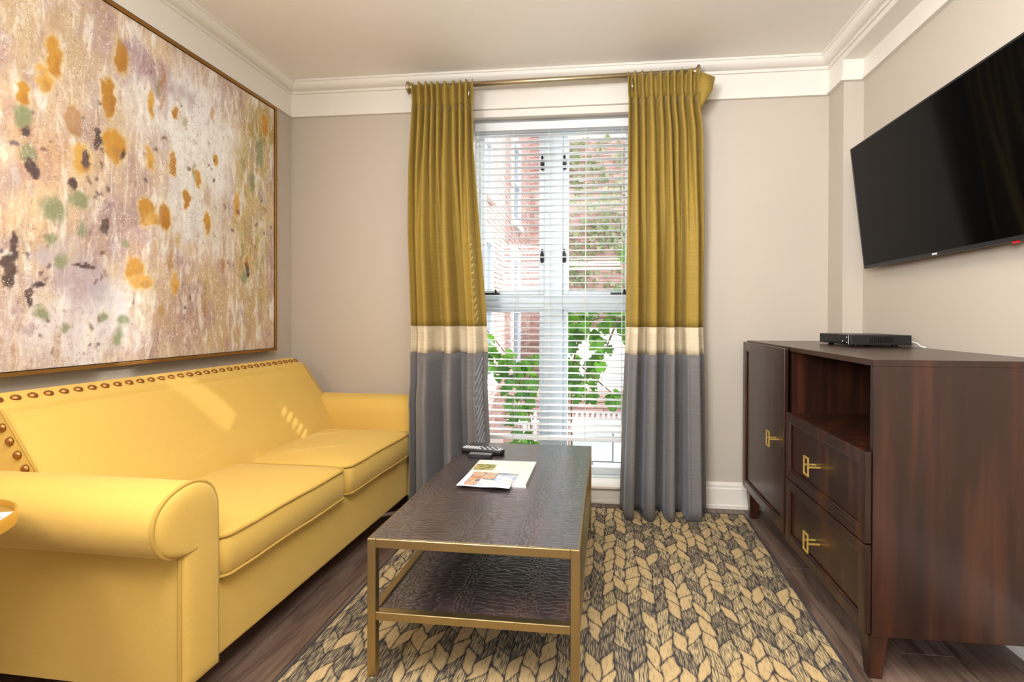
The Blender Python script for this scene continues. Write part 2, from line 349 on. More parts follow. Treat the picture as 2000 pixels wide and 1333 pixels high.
def rrect(x0, x1, y0, y1, r, n=5):
    out = []
    for cx, cy, a0 in ((x1 - r, y0 + r, -90), (x1 - r, y1 - r, 0), (x0 + r, y1 - r, 90), (x0 + r, y0 + r, 180)):
        for i in range(n + 1):
            a = R_(a0 + 90 * i / n); out.append((cx + r * math.cos(a), cy + r * math.sin(a)))
    return out

# ------------------------------------------------------------------ the room
XL, XR, XP, YW, YP, YB, ZC = -1.895, 1.331, 1.233, 2.866, 2.701, -2.3, 2.482
WX0, WX1, WZ0, WZ1, WT = -0.775, 0.205, 0.10, 2.245, 0.24    # window opening and wall thickness
fl = struct(box('floor', 'floor_gap', (XL - 0.1, XR + 0.1, YB, YW + 0.1, -0.12, -0.014)), 'dark wood plank floor around the patterned rug')
pw, pl = 0.158, 1.22; full = None; k = 0
nx = int(math.ceil((XR - XL) / pw))
for i in range(nx):
    y = YB - ((i * 0.43) % 1.0) * pl
    while y < YW:
        a, b = max(y, YB), min(y + pl, YW); x0 = XL + i * pw; x1 = min(x0 + pw, XR)
        if b - a > 0.02 and x1 - x0 > 0.02:
            hx, hy = (x1 - x0) / 2 - 0.0012, (b - a) / 2 - 0.0012
            if full is not None and abs(hx * 2 + 0.0024 - pw) < 1e-6 and abs(b - a - pl) < 1e-6:
                share(full, 'plank', ((x0 + x1) / 2, (a + b) / 2, 0), fl)
            else:
                o = MB().box(-hx, hx, -hy, hy, -0.0139, 0.0).build('plank', 'plank_wood', fl, True, 0.0015, 1); o.location = ((x0 + x1) / 2, (a + b) / 2, 0)
                if abs(b - a - pl) < 1e-6 and x1 - x0 > pw - 1e-6: full = None   # bevelled object keeps its own mesh
        y += pl
struct(box('ceiling', 'ceiling_paint', (XL - 0.1, XR + 0.1, YB, YW + WT, ZC, ZC + 0.12)), 'cream white plaster ceiling')
struct(box('wall_left', 'wall_paint', (XL - 0.1, XL, YB, YW + WT, 0, ZC)), 'greige painted wall behind the sofa')
wf = MB()
wf.box(XL, WX0, YW, YW + WT, 0, ZC).box(WX1, XR + 0.1, YW, YW + WT, 0, ZC).box(WX0, WX1, YW, YW + WT, WZ1, ZC).box(WX0, WX1, YW, YW + WT, -0.1, WZ0 - 0.008)
struct(wf.build('wall_far', 'wall_paint'), 'greige painted wall with the tall window')
wr = MB().box(XR, XR + 0.1, YB, YW, 0, ZC).box(XP, XR, YP, YW, 0, 2.395).box(XP, XR, YB, YW, 2.395, ZC)
struct(wr.build('wall_right', 'wall_paint'), 'greige wall with corner pier and ceiling beam behind the television')
struct(box('wall_rear', 'wall_paint', (XL - 0.1, XR + 0.1, YB - 0.1, YB, 0, ZC)), 'greige wall behind the viewer')

def sweep(path, prof):
    """profile (distance into the room, z) swept along a plan path with mitres; the room is to the right of the travel direction"""
    P = [Vector(p) for p in path]; loops = []
    for i, p in enumerate(P):
        ds = []
        if i > 0: ds.append((p - P[i - 1]).normalized())
        if i < len(P) - 1: ds.append((P[i + 1] - p).normalized())
        ns = [Vector((d.y, -d.x)) for d in ds]
        if len(ns) == 1: off = ns[0]
        else: off = (ns[0] + ns[1]) / (1 + ns[0].dot(ns[1]))
        loops.append([(p.x + off.x * d, p.y + off.y * d, z) for d, z in prof])
    return MB().rings(loops, False)
main = [(XL, YB), (XL, YW), (XP, YW), (XP, YP), (XR, YP), (XR, YB)]
beam = [(XL, YB), (XL, YW), (XP, YW), (XP, YB)]
tr = [(0, 2.276), (0.022, 2.276), (0.022, 2.288), (0.017, 2.290), (0.017, 2.297), (0.012, 2.299), (0.012, 2.304), (0.006, 2.307), (0, 2.307)]
struct(sweep(main, tr).build('trim_1', 'trim_paint'), 'white picture rail moulding below the frieze')
struct(sweep([(XL, YB), (XL, YW), (XP, YW), (XP, YP)], [(0, 2.30), (0.004, 2.30), (0.004, 2.425), (0, 2.425)]).build('trim_2', 'trim_paint'), 'flat white frieze board between the rail and the crown')
struct(sweep([(XP, YP), (XR, YP), (XR, YB)], [(0, 2.30), (0.004, 2.30), (0.004, 2.394), (0, 2.394)]).build('trim_3', 'trim_paint'), 'flat white frieze board under the beam')
struct(sweep([(XP, YP), (XP, YB)], [(0, 2.39), (0.004, 2.39), (0.004, 2.425), (0, 2.425)]).build('trim_5', 'trim_paint'), 'white fascia on the ceiling beam')
struct(box('trim_6', 'trim_paint', (XP - 0.004, XR, YB, YP, 2.389, 2.3949)), 'white underside board of the ceiling beam')
cr = [(0, 2.418), (0.016, 2.418), (0.016, 2.425), (0.011, 2.428), (0.011, 2.434), (0.018, 2.436)]
cr += [(0.018 + 0.042 * math.sin(R_(a)) ** 1.0 * 1.0, 2.436 + 0.034 * (1 - math.cos(R_(a)))) for a in (15, 30, 45, 60, 75, 90)]
cr += [(0.066, 2.471), (0.066, ZC), (0, ZC)]
struct(sweep(beam, cr).build('trim_4', 'trim_paint'), 'white crown moulding around the ceiling')
bb = [(0, 0), (0.024, 0), (0.024, 0.018), (0.016, 0.022), (0.016, 0.108), (0.012, 0.114), (0.012, 0.128), (0.006, 0.142), (0, 0.144)]
struct(sweep([(XL, YB), (XL, YW), (WX0 - 0.075, YW)], bb).build('baseboard_left', 'trim_paint'), 'white baseboard behind the sofa')
struct(sweep([(WX1 + 0.075, YW), (XP, YW), (XP, YP), (XR, YP), (XR, YB)], bb).build('baseboard_right', 'trim_paint'), 'white stepped baseboard beside the dark cabinet')

# ------------------------------------------------------------------ window
win = struct(empty('window_1', (-0.285, YW + 0.13, WZ0)), 'tall white casement window with four panes')
YF = 2.985
cas = MB()
for a, b in ((WX0 - 0.075, WX0), (WX1, WX1 + 0.075)): cas.box(a, b, YW - 0.020, YW, 0.0, WZ1 + 0.03).box(a + 0.015, b - 0.015, YW - 0.028, YW - 0.02, 0.0, WZ1 + 0.03)
cas.build('window_casing', 'trim_paint', win, bevel=0.003)
hd = MB().box(WX0, WX1, YW - 0.006, YW + 0.05, WZ1 - 0.012, WZ1 + 0.03).box(WX0, WX1, YW + 0.05, YW + WT, WZ1 - 0.004, WZ1 + 0.0)
hd.build('window_head', 'trim_paint', win, bevel=0.002)
fr = MB()
fr.box(WX0, WX0 + 0.03, YF, YF + 0.09, WZ0, WZ1).box(WX1 - 0.03, WX1, YF, YF + 0.09, WZ0, WZ1)
fr.box(WX0, WX1, YF, YF + 0.09, 2.205, WZ1).box(WX0, WX1, YF, YF + 0.09, WZ0, 0.115)
fr.box(WX0, WX1, YF, YF + 0.09, 1.12, 1.20)
fr.box(-0.345, -0.232, YF - 0.004, YF + 0.09, 0.115, 2.205)
fr.build('window_frame', 'window_paint', win, bevel=0.004)
def sash(x0, x1, z0, z1, st, rail_b, yo=0.012):
    s = MB().box(x0, x0 + st, YF + yo, YF + yo + 0.045, z0, z1).box(x1 - st, x1, YF + yo, YF + yo + 0.045, z0, z1)
    s.box(x0 + st, x1 - st, YF + yo, YF + yo + 0.045, z0, z0 + rail_b).box(x0 + st, x1 - st, YF + yo, YF + yo + 0.045, z1 - 0.026, z1)
    o = s.build('sash', 'window_paint', win, bevel=0.003)
    MB().box(x0 + st - 0.004, x1 - st + 0.004, YF + yo + 0.018, YF + yo + 0.023, z0 + rail_b - 0.004, z1 - 0.022).build('pane', 'window_glass', o)
    return o
ul = sash(-0.745, -0.345, 1.20, 2.205, 0.033, 0.026); ur = sash(-0.232, 0.175, 1.20, 2.205, 0.033, 0.026)
sash(-0.745, -0.345, 0.115, 1.12, 0.03, 0.045, 0.02); sash(-0.232, 0.175, 0.115, 1.12, 0.03, 0.045, 0.02)
for par, x in ((ul, -0.357), (ur, -0.222)):
    for z in (1.434, 1.994):
        MB().box(x - 0.011, x + 0.011, YF - 0.008, YF + 0.012, z - 0.034, z + 0.014).tube([(x, YF - 0.010, z - 0.045), (x, YF - 0.010, z + 0.04)], 0.006).build('hinge', 'black_iron', par)
for par, x in ((ul, -0.67), (ur, 0.105)):
    MB().box(x - 0.05, x + 0.05, YF - 0.006, YF + 0.012, 1.203, 1.211).tube([(x + 0.03, YF - 0.004, 1.21), (x + 0.03, YF - 0.012, 1.235)], 0.006).build('casement_stay', 'black_iron', par)
MB().box(WX0 - 0.05, WX1 + 0.05, YW - 0.032, YF + 0.012, 0.086, 0.1025).build('window_sill', 'trim_paint', win, bevel=0.004)
MB().box(WX0, WX1, YW - 0.016, YW, 0.018, 0.084).box(WX0, WX1, YW - 0.024, YW, 0.0, 0.018).build('window_plinth', 'trim_paint', win, bevel=0.002)
for nm, d in (('jamb_lining', (WX0, WX0 + 0.004, YW, YF, WZ0, WZ1)), ('jamb_lining', (WX1 - 0.004, WX1, YW, YF, WZ0, WZ1))): box(nm, 'trim_paint', d, win)

# venetian blind
BX0, BX1, BY = -0.752, 0.182, 2.925
bl = tag(empty('venetian_blind', (-0.285, BY, 2.19)), 'white venetian blind with open slats hanging in the window', 'blind')
MB().box(BX0, BX1, BY - 0.026, BY + 0.026, 2.168, 2.215).build('headrail', 'blind_slat', bl, bevel=0.003)
zt_, zb_ = 2.142, 0.392; ns = 47
sl = None
for i in range(ns):
    z = zt_ + (zb_ - zt_) * i / (ns - 1)
    if sl is None:
        prof = [(BY + 0.025 * q, 0.0022 * (1 - q * q)) for q in (-1, -0.5, 0, 0.5, 1)]
        prof = [(y, a + 0.0011) for y, a in prof] + [(y, a - 0.0011) for y, a in prof[::-1]]
        sl = MB().prism([(y - BY, a) for y, a in prof], 'x', BX0 + 0.285, BX1 + 0.285).build('slat', 'blind_slat', bl, True); sl.location = (0, 0, z - 2.19); sl.rotation_euler[0] = R_(2)
    else: share(sl, 'slat', (0, 0, z - 2.19), bl, (R_(2), 0, 0))
MB().box(BX0, BX1, BY - 0.025, BY + 0.025, 0.338, 0.362).build('bottom_rail', 'blind_slat', bl, bevel=0.004)
for x in (-0.723, -0.517, -0.308, -0.093, 0.119):
    t_ = MB()
    for y in (BY - 0.027, BY + 0.027): t_.tube([(x, y, 2.17), (x, y, 0.35)], 0.0011, 5)
    t_.build('ladder_cord', 'cord_white', bl)
MB().tube([(0.118, BY - 0.031, 2.17), (0.119, BY - 0.033, 0.9), (0.121, BY - 0.032, 0.42)], 0.0016, 5).lathe([(0.002, 0.44), (0.006, 0.42), (0.007, 0.395), (0.003, 0.385)], (0.121, BY - 0.032, 0), n=10).build('lift_cord', 'cord_white', bl)

# ------------------------------------------------------------------ curtains and rod
def interp(tab, z):
    tab = sorted(tab, key=lambda q: q[1])
    zs = [q[1] for q in tab]; xs = [q[0] for q in tab]; return float(np.interp(z, zs, xs))
def folds(seed, n, sharp, lead):
    rnd = random.Random(seed); ph = [rnd.uniform(-0.35, 0.35) for _ in range(n + 2)]; am = [rnd.uniform(0.65, 1.25) for _ in range(n + 2)]
    return n, ph, am, sharp, lead
def curtain(name, label, left, right, yc, seed, nf, nfb, hem, push):
    root = tag(empty(name, ((left[0][0] + right[0][0]) / 2, yc, 0.02)), label, 'curtain', 'gold, cream and grey curtains at the window')
    rnd = random.Random(seed); NS = 200
    ph = [rnd.uniform(-0.5, 0.5) for _ in range(12)]; wv = [rnd.uniform(0.6, 1.3) for _ in range(12)]
    cum = np.cumsum([0] + wv[:nfb]); cum = cum / cum[-1]
    def top_off(s):
        c = math.cos(2 * math.pi * nf * (s + 0.02 * math.sin(11 * s + seed) * s * (1 - s) * 4)); return math.copysign(abs(c) ** 0.6, c) * -0.030 * 1.0
    def pt(s, z):
        xl, xr = interp(left, z), interp(right, z)
        tb = min(1.0, max(0.0, (2.25 - z) / 1.0)); tb = tb * tb * (3 - 2 * tb)         # 0 at the waist, 1 lower down
        c1 = top_off(s)
        # upper: nf regular small folds; lower: nfb wide irregular folds
        a1 = c1
        edge = min(1.0, s / 0.07) if push > 0.1 else 1.0
        q = float(np.interp(s, cum, np.arange(len(cum)))); c2 = math.cos(2 * math.pi * q + ph[0])
        c2 = math.copysign(abs(c2) ** 0.75, c2)
        a2 = c2 * (0.045 + 0.022 * min(1, max(0, (1.6 - z) / 1.6)) + 0.01 * math.sin(3 * s + ph[1])) + 0.006 * math.cos(2 * math.pi * 2 * q + z * 1.3)
        y = yc + a1 * (1 - 0.75 * tb) + a2 * tb * edge - 0.02 * tb - push * (1 - 0.55 * s) * (lambda q_: q_ * q_ * (3 - 2 * q_))(min(1.0, max(0.0, (1.05 - z) / 0.45)))
        x = xl + (xr - xl) * (s + 0.018 * tb * math.sin(4 * math.pi * q + ph[2]) * (1 if 0.02 < s < 0.98 else 0))
        return (x, y, z)
    def seg(nm, mat, z1, z0, nz):
        rows = [[pt(j / NS, z1 + (z0 - z1) * i / nz) for j in range(NS + 1)] for i in range(nz + 1)]
        o = MB().grid(rows).build(nm, mat, root, fix=False)
        sd = o.modifiers.new('thickness', 'SOLIDIFY'); sd.thickness = 0.004; sd.offset = 0
        return o
    seg('gold_panel', 'curtain_gold', 2.245, 1.012, 26); seg('cream_band', 'curtain_cream', 1.012, 0.868, 4); g = seg('grey_panel', 'curtain_grey', 0.868, hem, 16)
    # pinch-pleated header: sharp fins
    rows = []
    for i in range(9):
        t = i / 8; z = interp([(2.245, 0), (2.372, 1)], 0) if False else 2.245 + 0.127 * t; row = []
        for j in range(NS + 1):
            s = j / NS; xl, xr = interp(left, z), interp(right, z)
            fin = abs(math.cos(math.pi * nf * (s + 0.02 * math.sin(11 * s + seed) * s * (1 - s) * 4))) ** 5; wob = 0.5 * math.sin(2 * math.pi * nf * s * 3 + 0.8)
            a = top_off(s) * (1 - min(1, t * 3)) + min(1, t * 3) * (-0.058 * fin * (0.65 + 0.35 * t) + 0.020 + 0.003 * wob * fin)
            row.append((xl + (xr - xl) * (s + 0.004 * wob * t), yc + a, z + 0.003 * math.sin(9 * s) * t))
        rows.append(row)
    o = MB().grid(rows).build('pleated_header', 'curtain_gold', root, fix=False); sd = o.modifiers.new('thickness', 'SOLIDIFY'); sd.thickness = 0.004; sd.offset = 0
    return root
Ll = [(-1.062, 2.40), (-1.058, 2.249), (-1.078, 1.896), (-1.080, 1.55), (-1.060, 1.015), (-1.035, 0.86), (-1.003, 0.72), (-0.997, 0.55), (-0.995, 0.0)]
Lr = [(-0.708, 2.40), (-0.711, 2.24), (-0.704, 1.97), (-0.677, 1.545), (-0.638, 1.005), (-0.626, 0.864), (-0.604, 0.381), (-0.595, 0.0)]
Rl = [(0.134, 2.40), (0.142, 2.22), (0.139, 1.67), (0.136, 1.01), (0.121, 0.68), (0.102, 0.0)]
Rr = [(0.508, 2.40), (0.510, 2.19), (0.528, 2.07), (0.544, 1.53), (0.544, 1.01), (0.550, 0.876), (0.559, 0.44), (0.567, 0.0)]
cl = curtain('curtain', 'gold, cream and grey curtain hanging between the sofa and the coffee table', Ll, Lr, 2.715, 3, 9, 3, 0.025, 0.185)
cr_ = curtain('curtain', 'gold, cream and grey curtain hanging beside the dark cabinet with folded out top corner', Rl, Rr, 2.715, 12, 9, 4, 0.014, 0.03)
# the unhooked corner of the right-hand curtain
fp = [[(0.500, 2.700, 2.366), (0.545, 2.690, 2.345), (0.590, 2.694, 2.326)], [(0.502, 2.698, 2.300), (0.545, 2.682, 2.285), (0.574, 2.690, 2.258)], [(0.506, 2.700, 2.235), (0.528, 2.690, 2.222), (0.545, 2.694, 2.210)], [(0.508, 2.704, 2.175), (0.513, 2.700, 2.172), (0.518, 2.702, 2.168)]]
o = MB().grid(fp).build('loose_corner', 'curtain_gold', cr_, fix=False); sd = o.modifiers.new('thickness', 'SOLIDIFY'); sd.thickness = 0.004
for rt, x, s in ((cl, -0.735, 1), (cr_, 0.163, -1)):
    MB().tube([(x, 2.690, 2.335), (x + 0.004 * s, 2.686, 2.305), (x, 2.690, 2.28)], 0.004, 6).build('drapery_hook', 'nickel', rt)
rod = tag(empty('curtain_rod', (-0.295, 2.768, 2.39)), 'brushed bronze curtain rod with flared end caps above the window', 'curtain rod')
za, zb2 = 2.383, 2.398; RY = 2.768
MB().tube([(-1.085, RY, za), (0.495, RY, zb2)], 0.0145, 16).build('rod_tube', 'rod_metal', rod)
for x, z, s in ((-1.085, za, -1), (0.495, zb2, 1)):
    MB().lathe([(0.0165, -0.010 * s), (0.018, 0.004 * s), (0.020, 0.010 * s), (0.034, 0.018 * s), (0.035, 0.026 * s), (0.030, 0.030 * s)], (x, RY, z), 'x', 20).build('end_cap', 'rod_metal', rod)
    xx = x - 0.018 * s
    MB().tube([(xx, RY, z - 0.012), (xx, RY + 0.03, z - 0.020), (xx, YW - 0.004, z - 0.030)], 0.007, 8).lathe([(0.026, -0.012), (0.026, -0.006), (0.020, 0.0)], (xx, YW - 0.004, z - 0.030), 'y', 16).build('wall_bracket', 'rod_metal', rod)

# ------------------------------------------------------------------ sofa (local: x towards the room, y along its length)
so = tag(empty('sofa', (-1.064, 1.160, 0), R_(-1.6)), 'mustard yellow two-cushion sofa with rolled arms and nailhead trim', 'sofa')
L = 1.56
prof = [(0.0, 0.092), (0.0, 0.25), (0.0, 0.415), (-0.004, 0.448), (-0.030, 0.452), (-0.060, 0.478), (-0.077, 0.525), (-0.070, 0.572), (-0.040, 0.606), (0.010, 0.624), (0.055, 0.622), (0.092, 0.602), (0.113, 0.566), (0.119, 0.52), (0.120, 0.40), (0.120, 0.25), (0.120, 0.092)]
dense = catmull([(p[0], p[1]) + (0,) for p in prof], 4); dense = [(p[0], p[1]) for p in dense]
for mirror in (0, 1):
    f = (lambda y: L - y) if mirror else (lambda y: y)
    arm = MB().prism([(f(y), z) for y, z in dense], 'x', -0.80, -0.012, True).build('arm', 'sofa_fabric', so, True)
    arm['label'] = 'far rolled arm' if mirror else 'near rolled arm'
    md = arm.modifiers.new('edges', 'EDGE_SPLIT'); md.split_angle = R_(50)
    # padded front panel: shrinking rings
    cx, cz = 0.045, 0.42
    def ring(x, t):
        out = []
        for y, z in dense:
            zc_ = min(max(z, 0.14), 0.545); yc_ = 0.06 if z < 0.46 else 0.022 + 0.01
            out.append((x, f(yc_ + (y - yc_) * (1 - t)), zc_ + (z - zc_) * (1 - t)))
        return out
    MB().rings([ring(-0.014, 0), ring(-0.002, 0.03), ring(0.006, 0.16), ring(0.010, 0.4), ring(0.011, 0.7)], True, False, True).build('arm_front', 'sofa_fabric', so, True)
    MB().tube([(-0.006, f(y), z) for y, z in dense], 0.0055, 8).build('piping', 'sofa_piping', arm, True)
    MB().tube([(-0.80, f(-0.004), 0.446), (-0.012, f(-0.004), 0.446)], 0.0025, 6).build('seam', 'sofa_piping', arm, True)
MB().box(-0.79, -0.018, 0.118, L - 0.118, 0.092, 0.316).build('base', 'sofa_fabric', so, True, 0.012, 3)
def cushion(y0, y1, x0=-0.52, x1=0.004, z0=0.318, z1=0.436):
    loops = []
    for ins, z, r in ((0.03, z0 - 0.002, 0.03), (0.008, z0 + 0.002, 0.035), (0.0, z0 + 0.012, 0.04), (-0.004, (z0 + z1) / 2, 0.045), (0.0, z1 - 0.008, 0.04), (0.006, z1 + 0.001, 0.04), (0.03, z1 + 0.012, 0.05), (0.08, z1 + 0.024, 0.06), (0.15, z1 + 0.031, 0.06), (0.22, z1 + 0.034, 0.02)):
        loops.append([(x, y, z) for x, y in rrect(x0 + ins, x1 - ins, y0 + ins, y1 - ins, r, 6)])
    c = MB().rings(loops).build('seat_cushion', 'sofa_fabric', so, True)
    for z in (z0 + 0.004, z1 - 0.001):
        MB().tube([(x, y, z + 0.0016 * math.sin(19 * y + 7 * x)) for x, y in [p for a, b in zip(rrect(x0, x1, y0, y1, 0.04, 6), rrect(x0, x1, y0, y1, 0.04, 6)[1:] + rrect(x0, x1, y0, y1, 0.04, 6)[:1]) for p in [tuple(a[i] + (b[i] - a[i]) * t / 6 for i in (0, 1)) for t in range(6)]]], 0.0048, 6, True).build('piping', 'sofa_piping', c, True)
cushion(0.126, 0.782); cushion(0.792, L - 0.124)
# leaning back with a rim that carries the nails
bp = [(-0.40, 0.36), (-0.445, 0.46), (-0.665, 0.775), (-0.672, 0.790), (-0.748, 0.828), (-0.765, 0.822), (-0.795, 0.60), (-0.795, 0.36)]
BY0, BY1 = 0.085, L - 0.055
bk = MB()
for_y = [BY0, BY0 + 0.01, BY1 - 0.01, BY1]
bk.prism(bp, 'y', BY0, BY1)
back = bk.build('backrest', 'sofa_fabric', so, True, 0.012, 3)
# slightly crowned front face
NU, NV = 14, 28; rows = []
for i in range(NU + 1):
    u = i / NU; row = []
    for j in range(NV + 1):
        v = j / NV; bx = -0.43 + (-0.664 + 0.43) * u; bz = 0.43 + (0.774 - 0.43) * u; bulge = 0.018 * (1 - (2 * u - 1) ** 4) * (1 - (2 * v - 1) ** 8)
        row.append((bx + bulge * 0.83 + 0.001, BY0 + 0.012 + (BY1 - BY0 - 0.024) * v, bz + bulge * 0.55 + 0.001))
    rows.append(row)
MB().grid(rows).build('back_panel', 'sofa_fabric', back, True)
for ye in (BY0, BY1): MB().tube([(-0.44, ye, 0.455), (-0.663, ye, 0.777), (-0.672, ye, 0.788)], 0.0035, 6).build('seam', 'sofa_piping', back, True)
nail0 = MB().lathe([(0.0128, 0.0), (0.0124, 0.003), (0.0098, 0.0068), (0.005, 0.0092), (0.001, 0.0098)], (0, 0, 0), 'z', 14).build('nail', 'bronze_nail', back, True)
nn = 32; rt = math.atan2(0.076, 0.038) 
nrm = Vector((0.038, 0, 0.076)).normalized(); q = nrm.to_track_quat('Z', 'Y').to_euler()
for i in range(nn):
    loc = (-0.712 + nrm.x * 0.002, BY0 + 0.02 + (BY1 - BY0 - 0.04) * i / (nn - 1), 0.810 + nrm.z * 0.001)
    if i == 0: nail0.location = loc; nail0.rotation_euler = q
    else: share(nail0, 'nail', loc, back, q)
for ye, sgn in ((BY0, -1), (BY1, 1)):
    qq = Vector((0, sgn, 0)).to_track_quat('Z', 'Y').to_euler()
    for i in range(8):
        t = i / 8; share(nail0, 'nail', (-0.690 + 0.21 * t, ye - 0.001 * sgn * -1, 0.775 - 0.31 * t), back, qq)
for x in (-0.06, -0.74):
    for y in (0.06, L - 0.06): MB().frustum((x, y, 0), 0.018, (x, y, 0.095), 0.028).build('leg', 'leg_dark', so, True, 0.002)

# ------------------------------------------------------------------ abstract painting
pt = tag(empty('abstract_painting', (-1.87, 1.72, 0.87)), 'large abstract painting in gold, mauve, white and green in a thin gold frame', 'painting')
PY0, PY1, PZ0, PZ1, PX = 0.77, 2.665, 0.868, 2.256, -1.846
fm = MB()
fm.box(XL, PX, PY0, PY0 + 0.014, PZ0, PZ1).box(XL, PX, PY1 - 0.014, PY1, PZ0, PZ1).box(XL, PX, PY0 + 0.014, PY1 - 0.014, PZ0, PZ0 + 0.014).box(XL, PX, PY0 + 0.014, PY1 - 0.014, PZ1 - 0.014, PZ1)
fm.build('picture_frame', 'gold_leaf_frame', pt, bevel=0.0015)
MB().box(XL, XL + 0.012, PY0 + 0.014, PY1 - 0.014, PZ0 + 0.014, PZ1 - 0.014).build('backing', 'leg_dark', pt)
rs = np.random.RandomState(5)
def vnoise(y, z, sy, sz, seed, octv=4):
    out = np.zeros_like(y); amp = 1.0; tot = 0
    for o_ in range(octv):
        g = np.random.RandomState(seed + o_ * 17).rand(256, 256); a, b = y * sy * 2 ** o_ + 31.7, z * sz * 2 ** o_ + 11.3
        ia, ib = np.floor(a).astype(int), np.floor(b).astype(int); fa, fb = a - ia, b - ib; fa = fa * fa * (3 - 2 * fa); fb = fb * fb * (3 - 2 * fb)
        w = lambda p, r: g[p % 256, r % 256]
        out += amp * ((w(ia, ib) * (1 - fa) + w(ia + 1, ib) * fa) * (1 - fb) + (w(ia, ib + 1) * (1 - fa) + w(ia + 1, ib + 1) * fa) * fb); tot += amp; amp *= 0.55
    return out / tot
GY, GZ = 330, 236
yy, zz = np.meshgrid(np.linspace(PY0 + 0.017, PY1 - 0.017, GY), np.linspace(PZ0 + 0.017, PZ1 - 0.017, GZ))
C_ = lambda r, g, b: np.array([r, g, b], float)
img = np.ones((GZ, GY, 3)) * C_(214, 190, 164)
def over(mask, c):
    global img
    img = img * (1 - mask[..., None]) + C_(*c) * mask[..., None]
sst = lambda x, a, b: np.clip((x - a) / (b - a), 0, 1) ** 2 * (3 - 2 * np.clip((x - a) / (b - a), 0, 1))
warp_y = (vnoise(yy, zz, 9, 9, 3) - 0.5) * 0.10; warp_z = (vnoise(yy, zz, 9, 7, 4) - 0.5) * 0.12
fy_ = (vnoise(yy, zz, 38, 38, 8, 3) - 0.5) * 0.045; fz_ = (vnoise(yy, zz, 38, 38, 9, 3) - 0.5) * 0.045
def zone(cy, cz, ry, rz, c, a=1.0): over(a * (1 - sst(np.hypot((yy + warp_y * 2 - cy) / ry, (zz + warp_z * 2 - cz) / rz), 0.45, 1.05)), c)
over(0.75 * sst(vnoise(yy, zz, 8, 4.2, 11), 0.46, 0.62), (182, 156, 150)); over(0.7 * sst(vnoise(yy, zz, 9, 5, 12), 0.50, 0.66), (228, 208, 176))
zone(1.40, 1.52, 0.26, 0.30, (236, 206, 168), 0.8); zone(1.50, 2.02, 0.30, 0.20, (212, 190, 158), 0.7); zone(1.84, 2.10, 0.16, 0.12, (186, 158, 160), 0.85)
zone(2.10, 1.90, 0.34, 0.36, (242, 242, 242), 0.95); zone(2.12, 1.55, 0.30, 0.28, (230, 226, 216), 0.85); zone(1.78, 1.90, 0.14, 0.20, (232, 228, 224), 0.7)
zone(1.72, 1.38, 0.22, 0.22, (186, 162, 160), 0.75); zone(1.64, 1.05, 0.30, 0.24, (232, 228, 236), 0.95); zone(1.47, 1.0, 0.2, 0.2, (224, 214, 214), 0.7)
zone(2.50, 1.70, 0.17, 0.62, (204, 186, 122), 0.85); zone(2.28, 1.10, 0.40, 0.24, (206, 180, 138), 0.85); zone(2.05, 1.06, 0.16, 0.2, (184, 154, 146), 0.8); zone(2.56, 2.05, 0.10, 0.2, (170, 150, 76), 0.8)
zone(0.98, 1.6, 0.3, 0.6, (208, 178, 140), 0.7)
over(0.8 * sst(vnoise(yy, zz, 34, 7, 21), 0.58, 0.70), (244, 242, 238)); over(0.6 * sst(vnoise(yy, zz, 30, 6, 22), 0.58, 0.70), (190, 160, 132)); over(0.5 * sst(vnoise(yy, zz, 26, 9, 23), 0.60, 0.72), (176, 150, 160))
zone(2.10, 1.88, 0.30, 0.30, (246, 247, 248), 0.7); zone(2.02, 1.52, 0.16, 0.22, (238, 240, 244), 0.65); zone(1.66, 1.03, 0.24, 0.18, (236, 234, 244), 0.7); zone(1.58, 1.22, 0.16, 0.10, (190, 180, 200), 0.5)
zone(1.42, 1.98, 0.2, 0.2, (196, 168, 130), 0.45); zone(1.86, 2.12, 0.12, 0.10, (172, 142, 150), 0.6); zone(1.46, 1.62, 0.12, 0.16, (206, 160, 128), 0.5); zone(2.50, 1.35, 0.14, 0.35, (186, 168, 104), 0.4); zone(1.78, 1.5, 0.1, 0.2, (178, 152, 156), 0.5)
LAV = [(1.624, 1.169, .092, .075), (1.554, 1.272, .068, .054), (1.473, 1.262, .031, .041)]
GREEN = [(1.589, 1.477, .04, .033), (1.505, 1.423, .045, .045), (1.497, 1.317, .022, .028), (1.751, 1.047, .03, .026), (1.415, 1.7, .026, .045), (1.73, .978, .022, .044), (1.429, 1.589, .03, .03), (1.671, 1.057, .018, .018), (1.465, 1.074, .024, .026), (2.528, 1.951, .03, .09), (1.597, 1.369, .018, .036), (1.762, 1.348, .018, .018), (1.537, 1.021, .015, .016), (2.411, 1.272, .022, .043), (1.53, 1.25, .02, .03), (2.47, 1.78, .02, .06)]
GOLD = [(1.721, 1.715, .050, .066), (1.598, 1.623, .036, .055), (1.696, 1.889, .027, .085), (1.506, 1.944, .027, .072), (1.475, 1.851, .023, .045), (1.569, 1.752, .027, .058), (1.851, 1.487, .034, .063), (1.885, 1.465, .04, .025), (1.935, 1.483, .03, .057), (1.801, 1.241, .042, .062), (1.83, 1.20, .05, .03), (2.049, 1.591, .02, .046), (2.166, 1.505, .02, .055), (2.359, 1.634, .02, .06), (2.433, 1.328, .018, .06), (2.57, 2.12, .03, .06), (1.868, 1.712, .023, .046), (1.974, 1.724, .022, .05), (2.112, 1.696, .018, .04), (1.986, 1.203, .018, .045), (1.99, 1.952, .016, .031), (2.22, 1.812, .018, .03), (1.875, 1.937, .014, .06), (1.743, 2.068, .028, .07), (1.415, 1.782, .02, .04), (1.12, 1.7, .05, .08), (1.0, 1.3, .04, .06), (1.25, 1.95, .04, .07), (1.20, 1.2, .03, .05)]
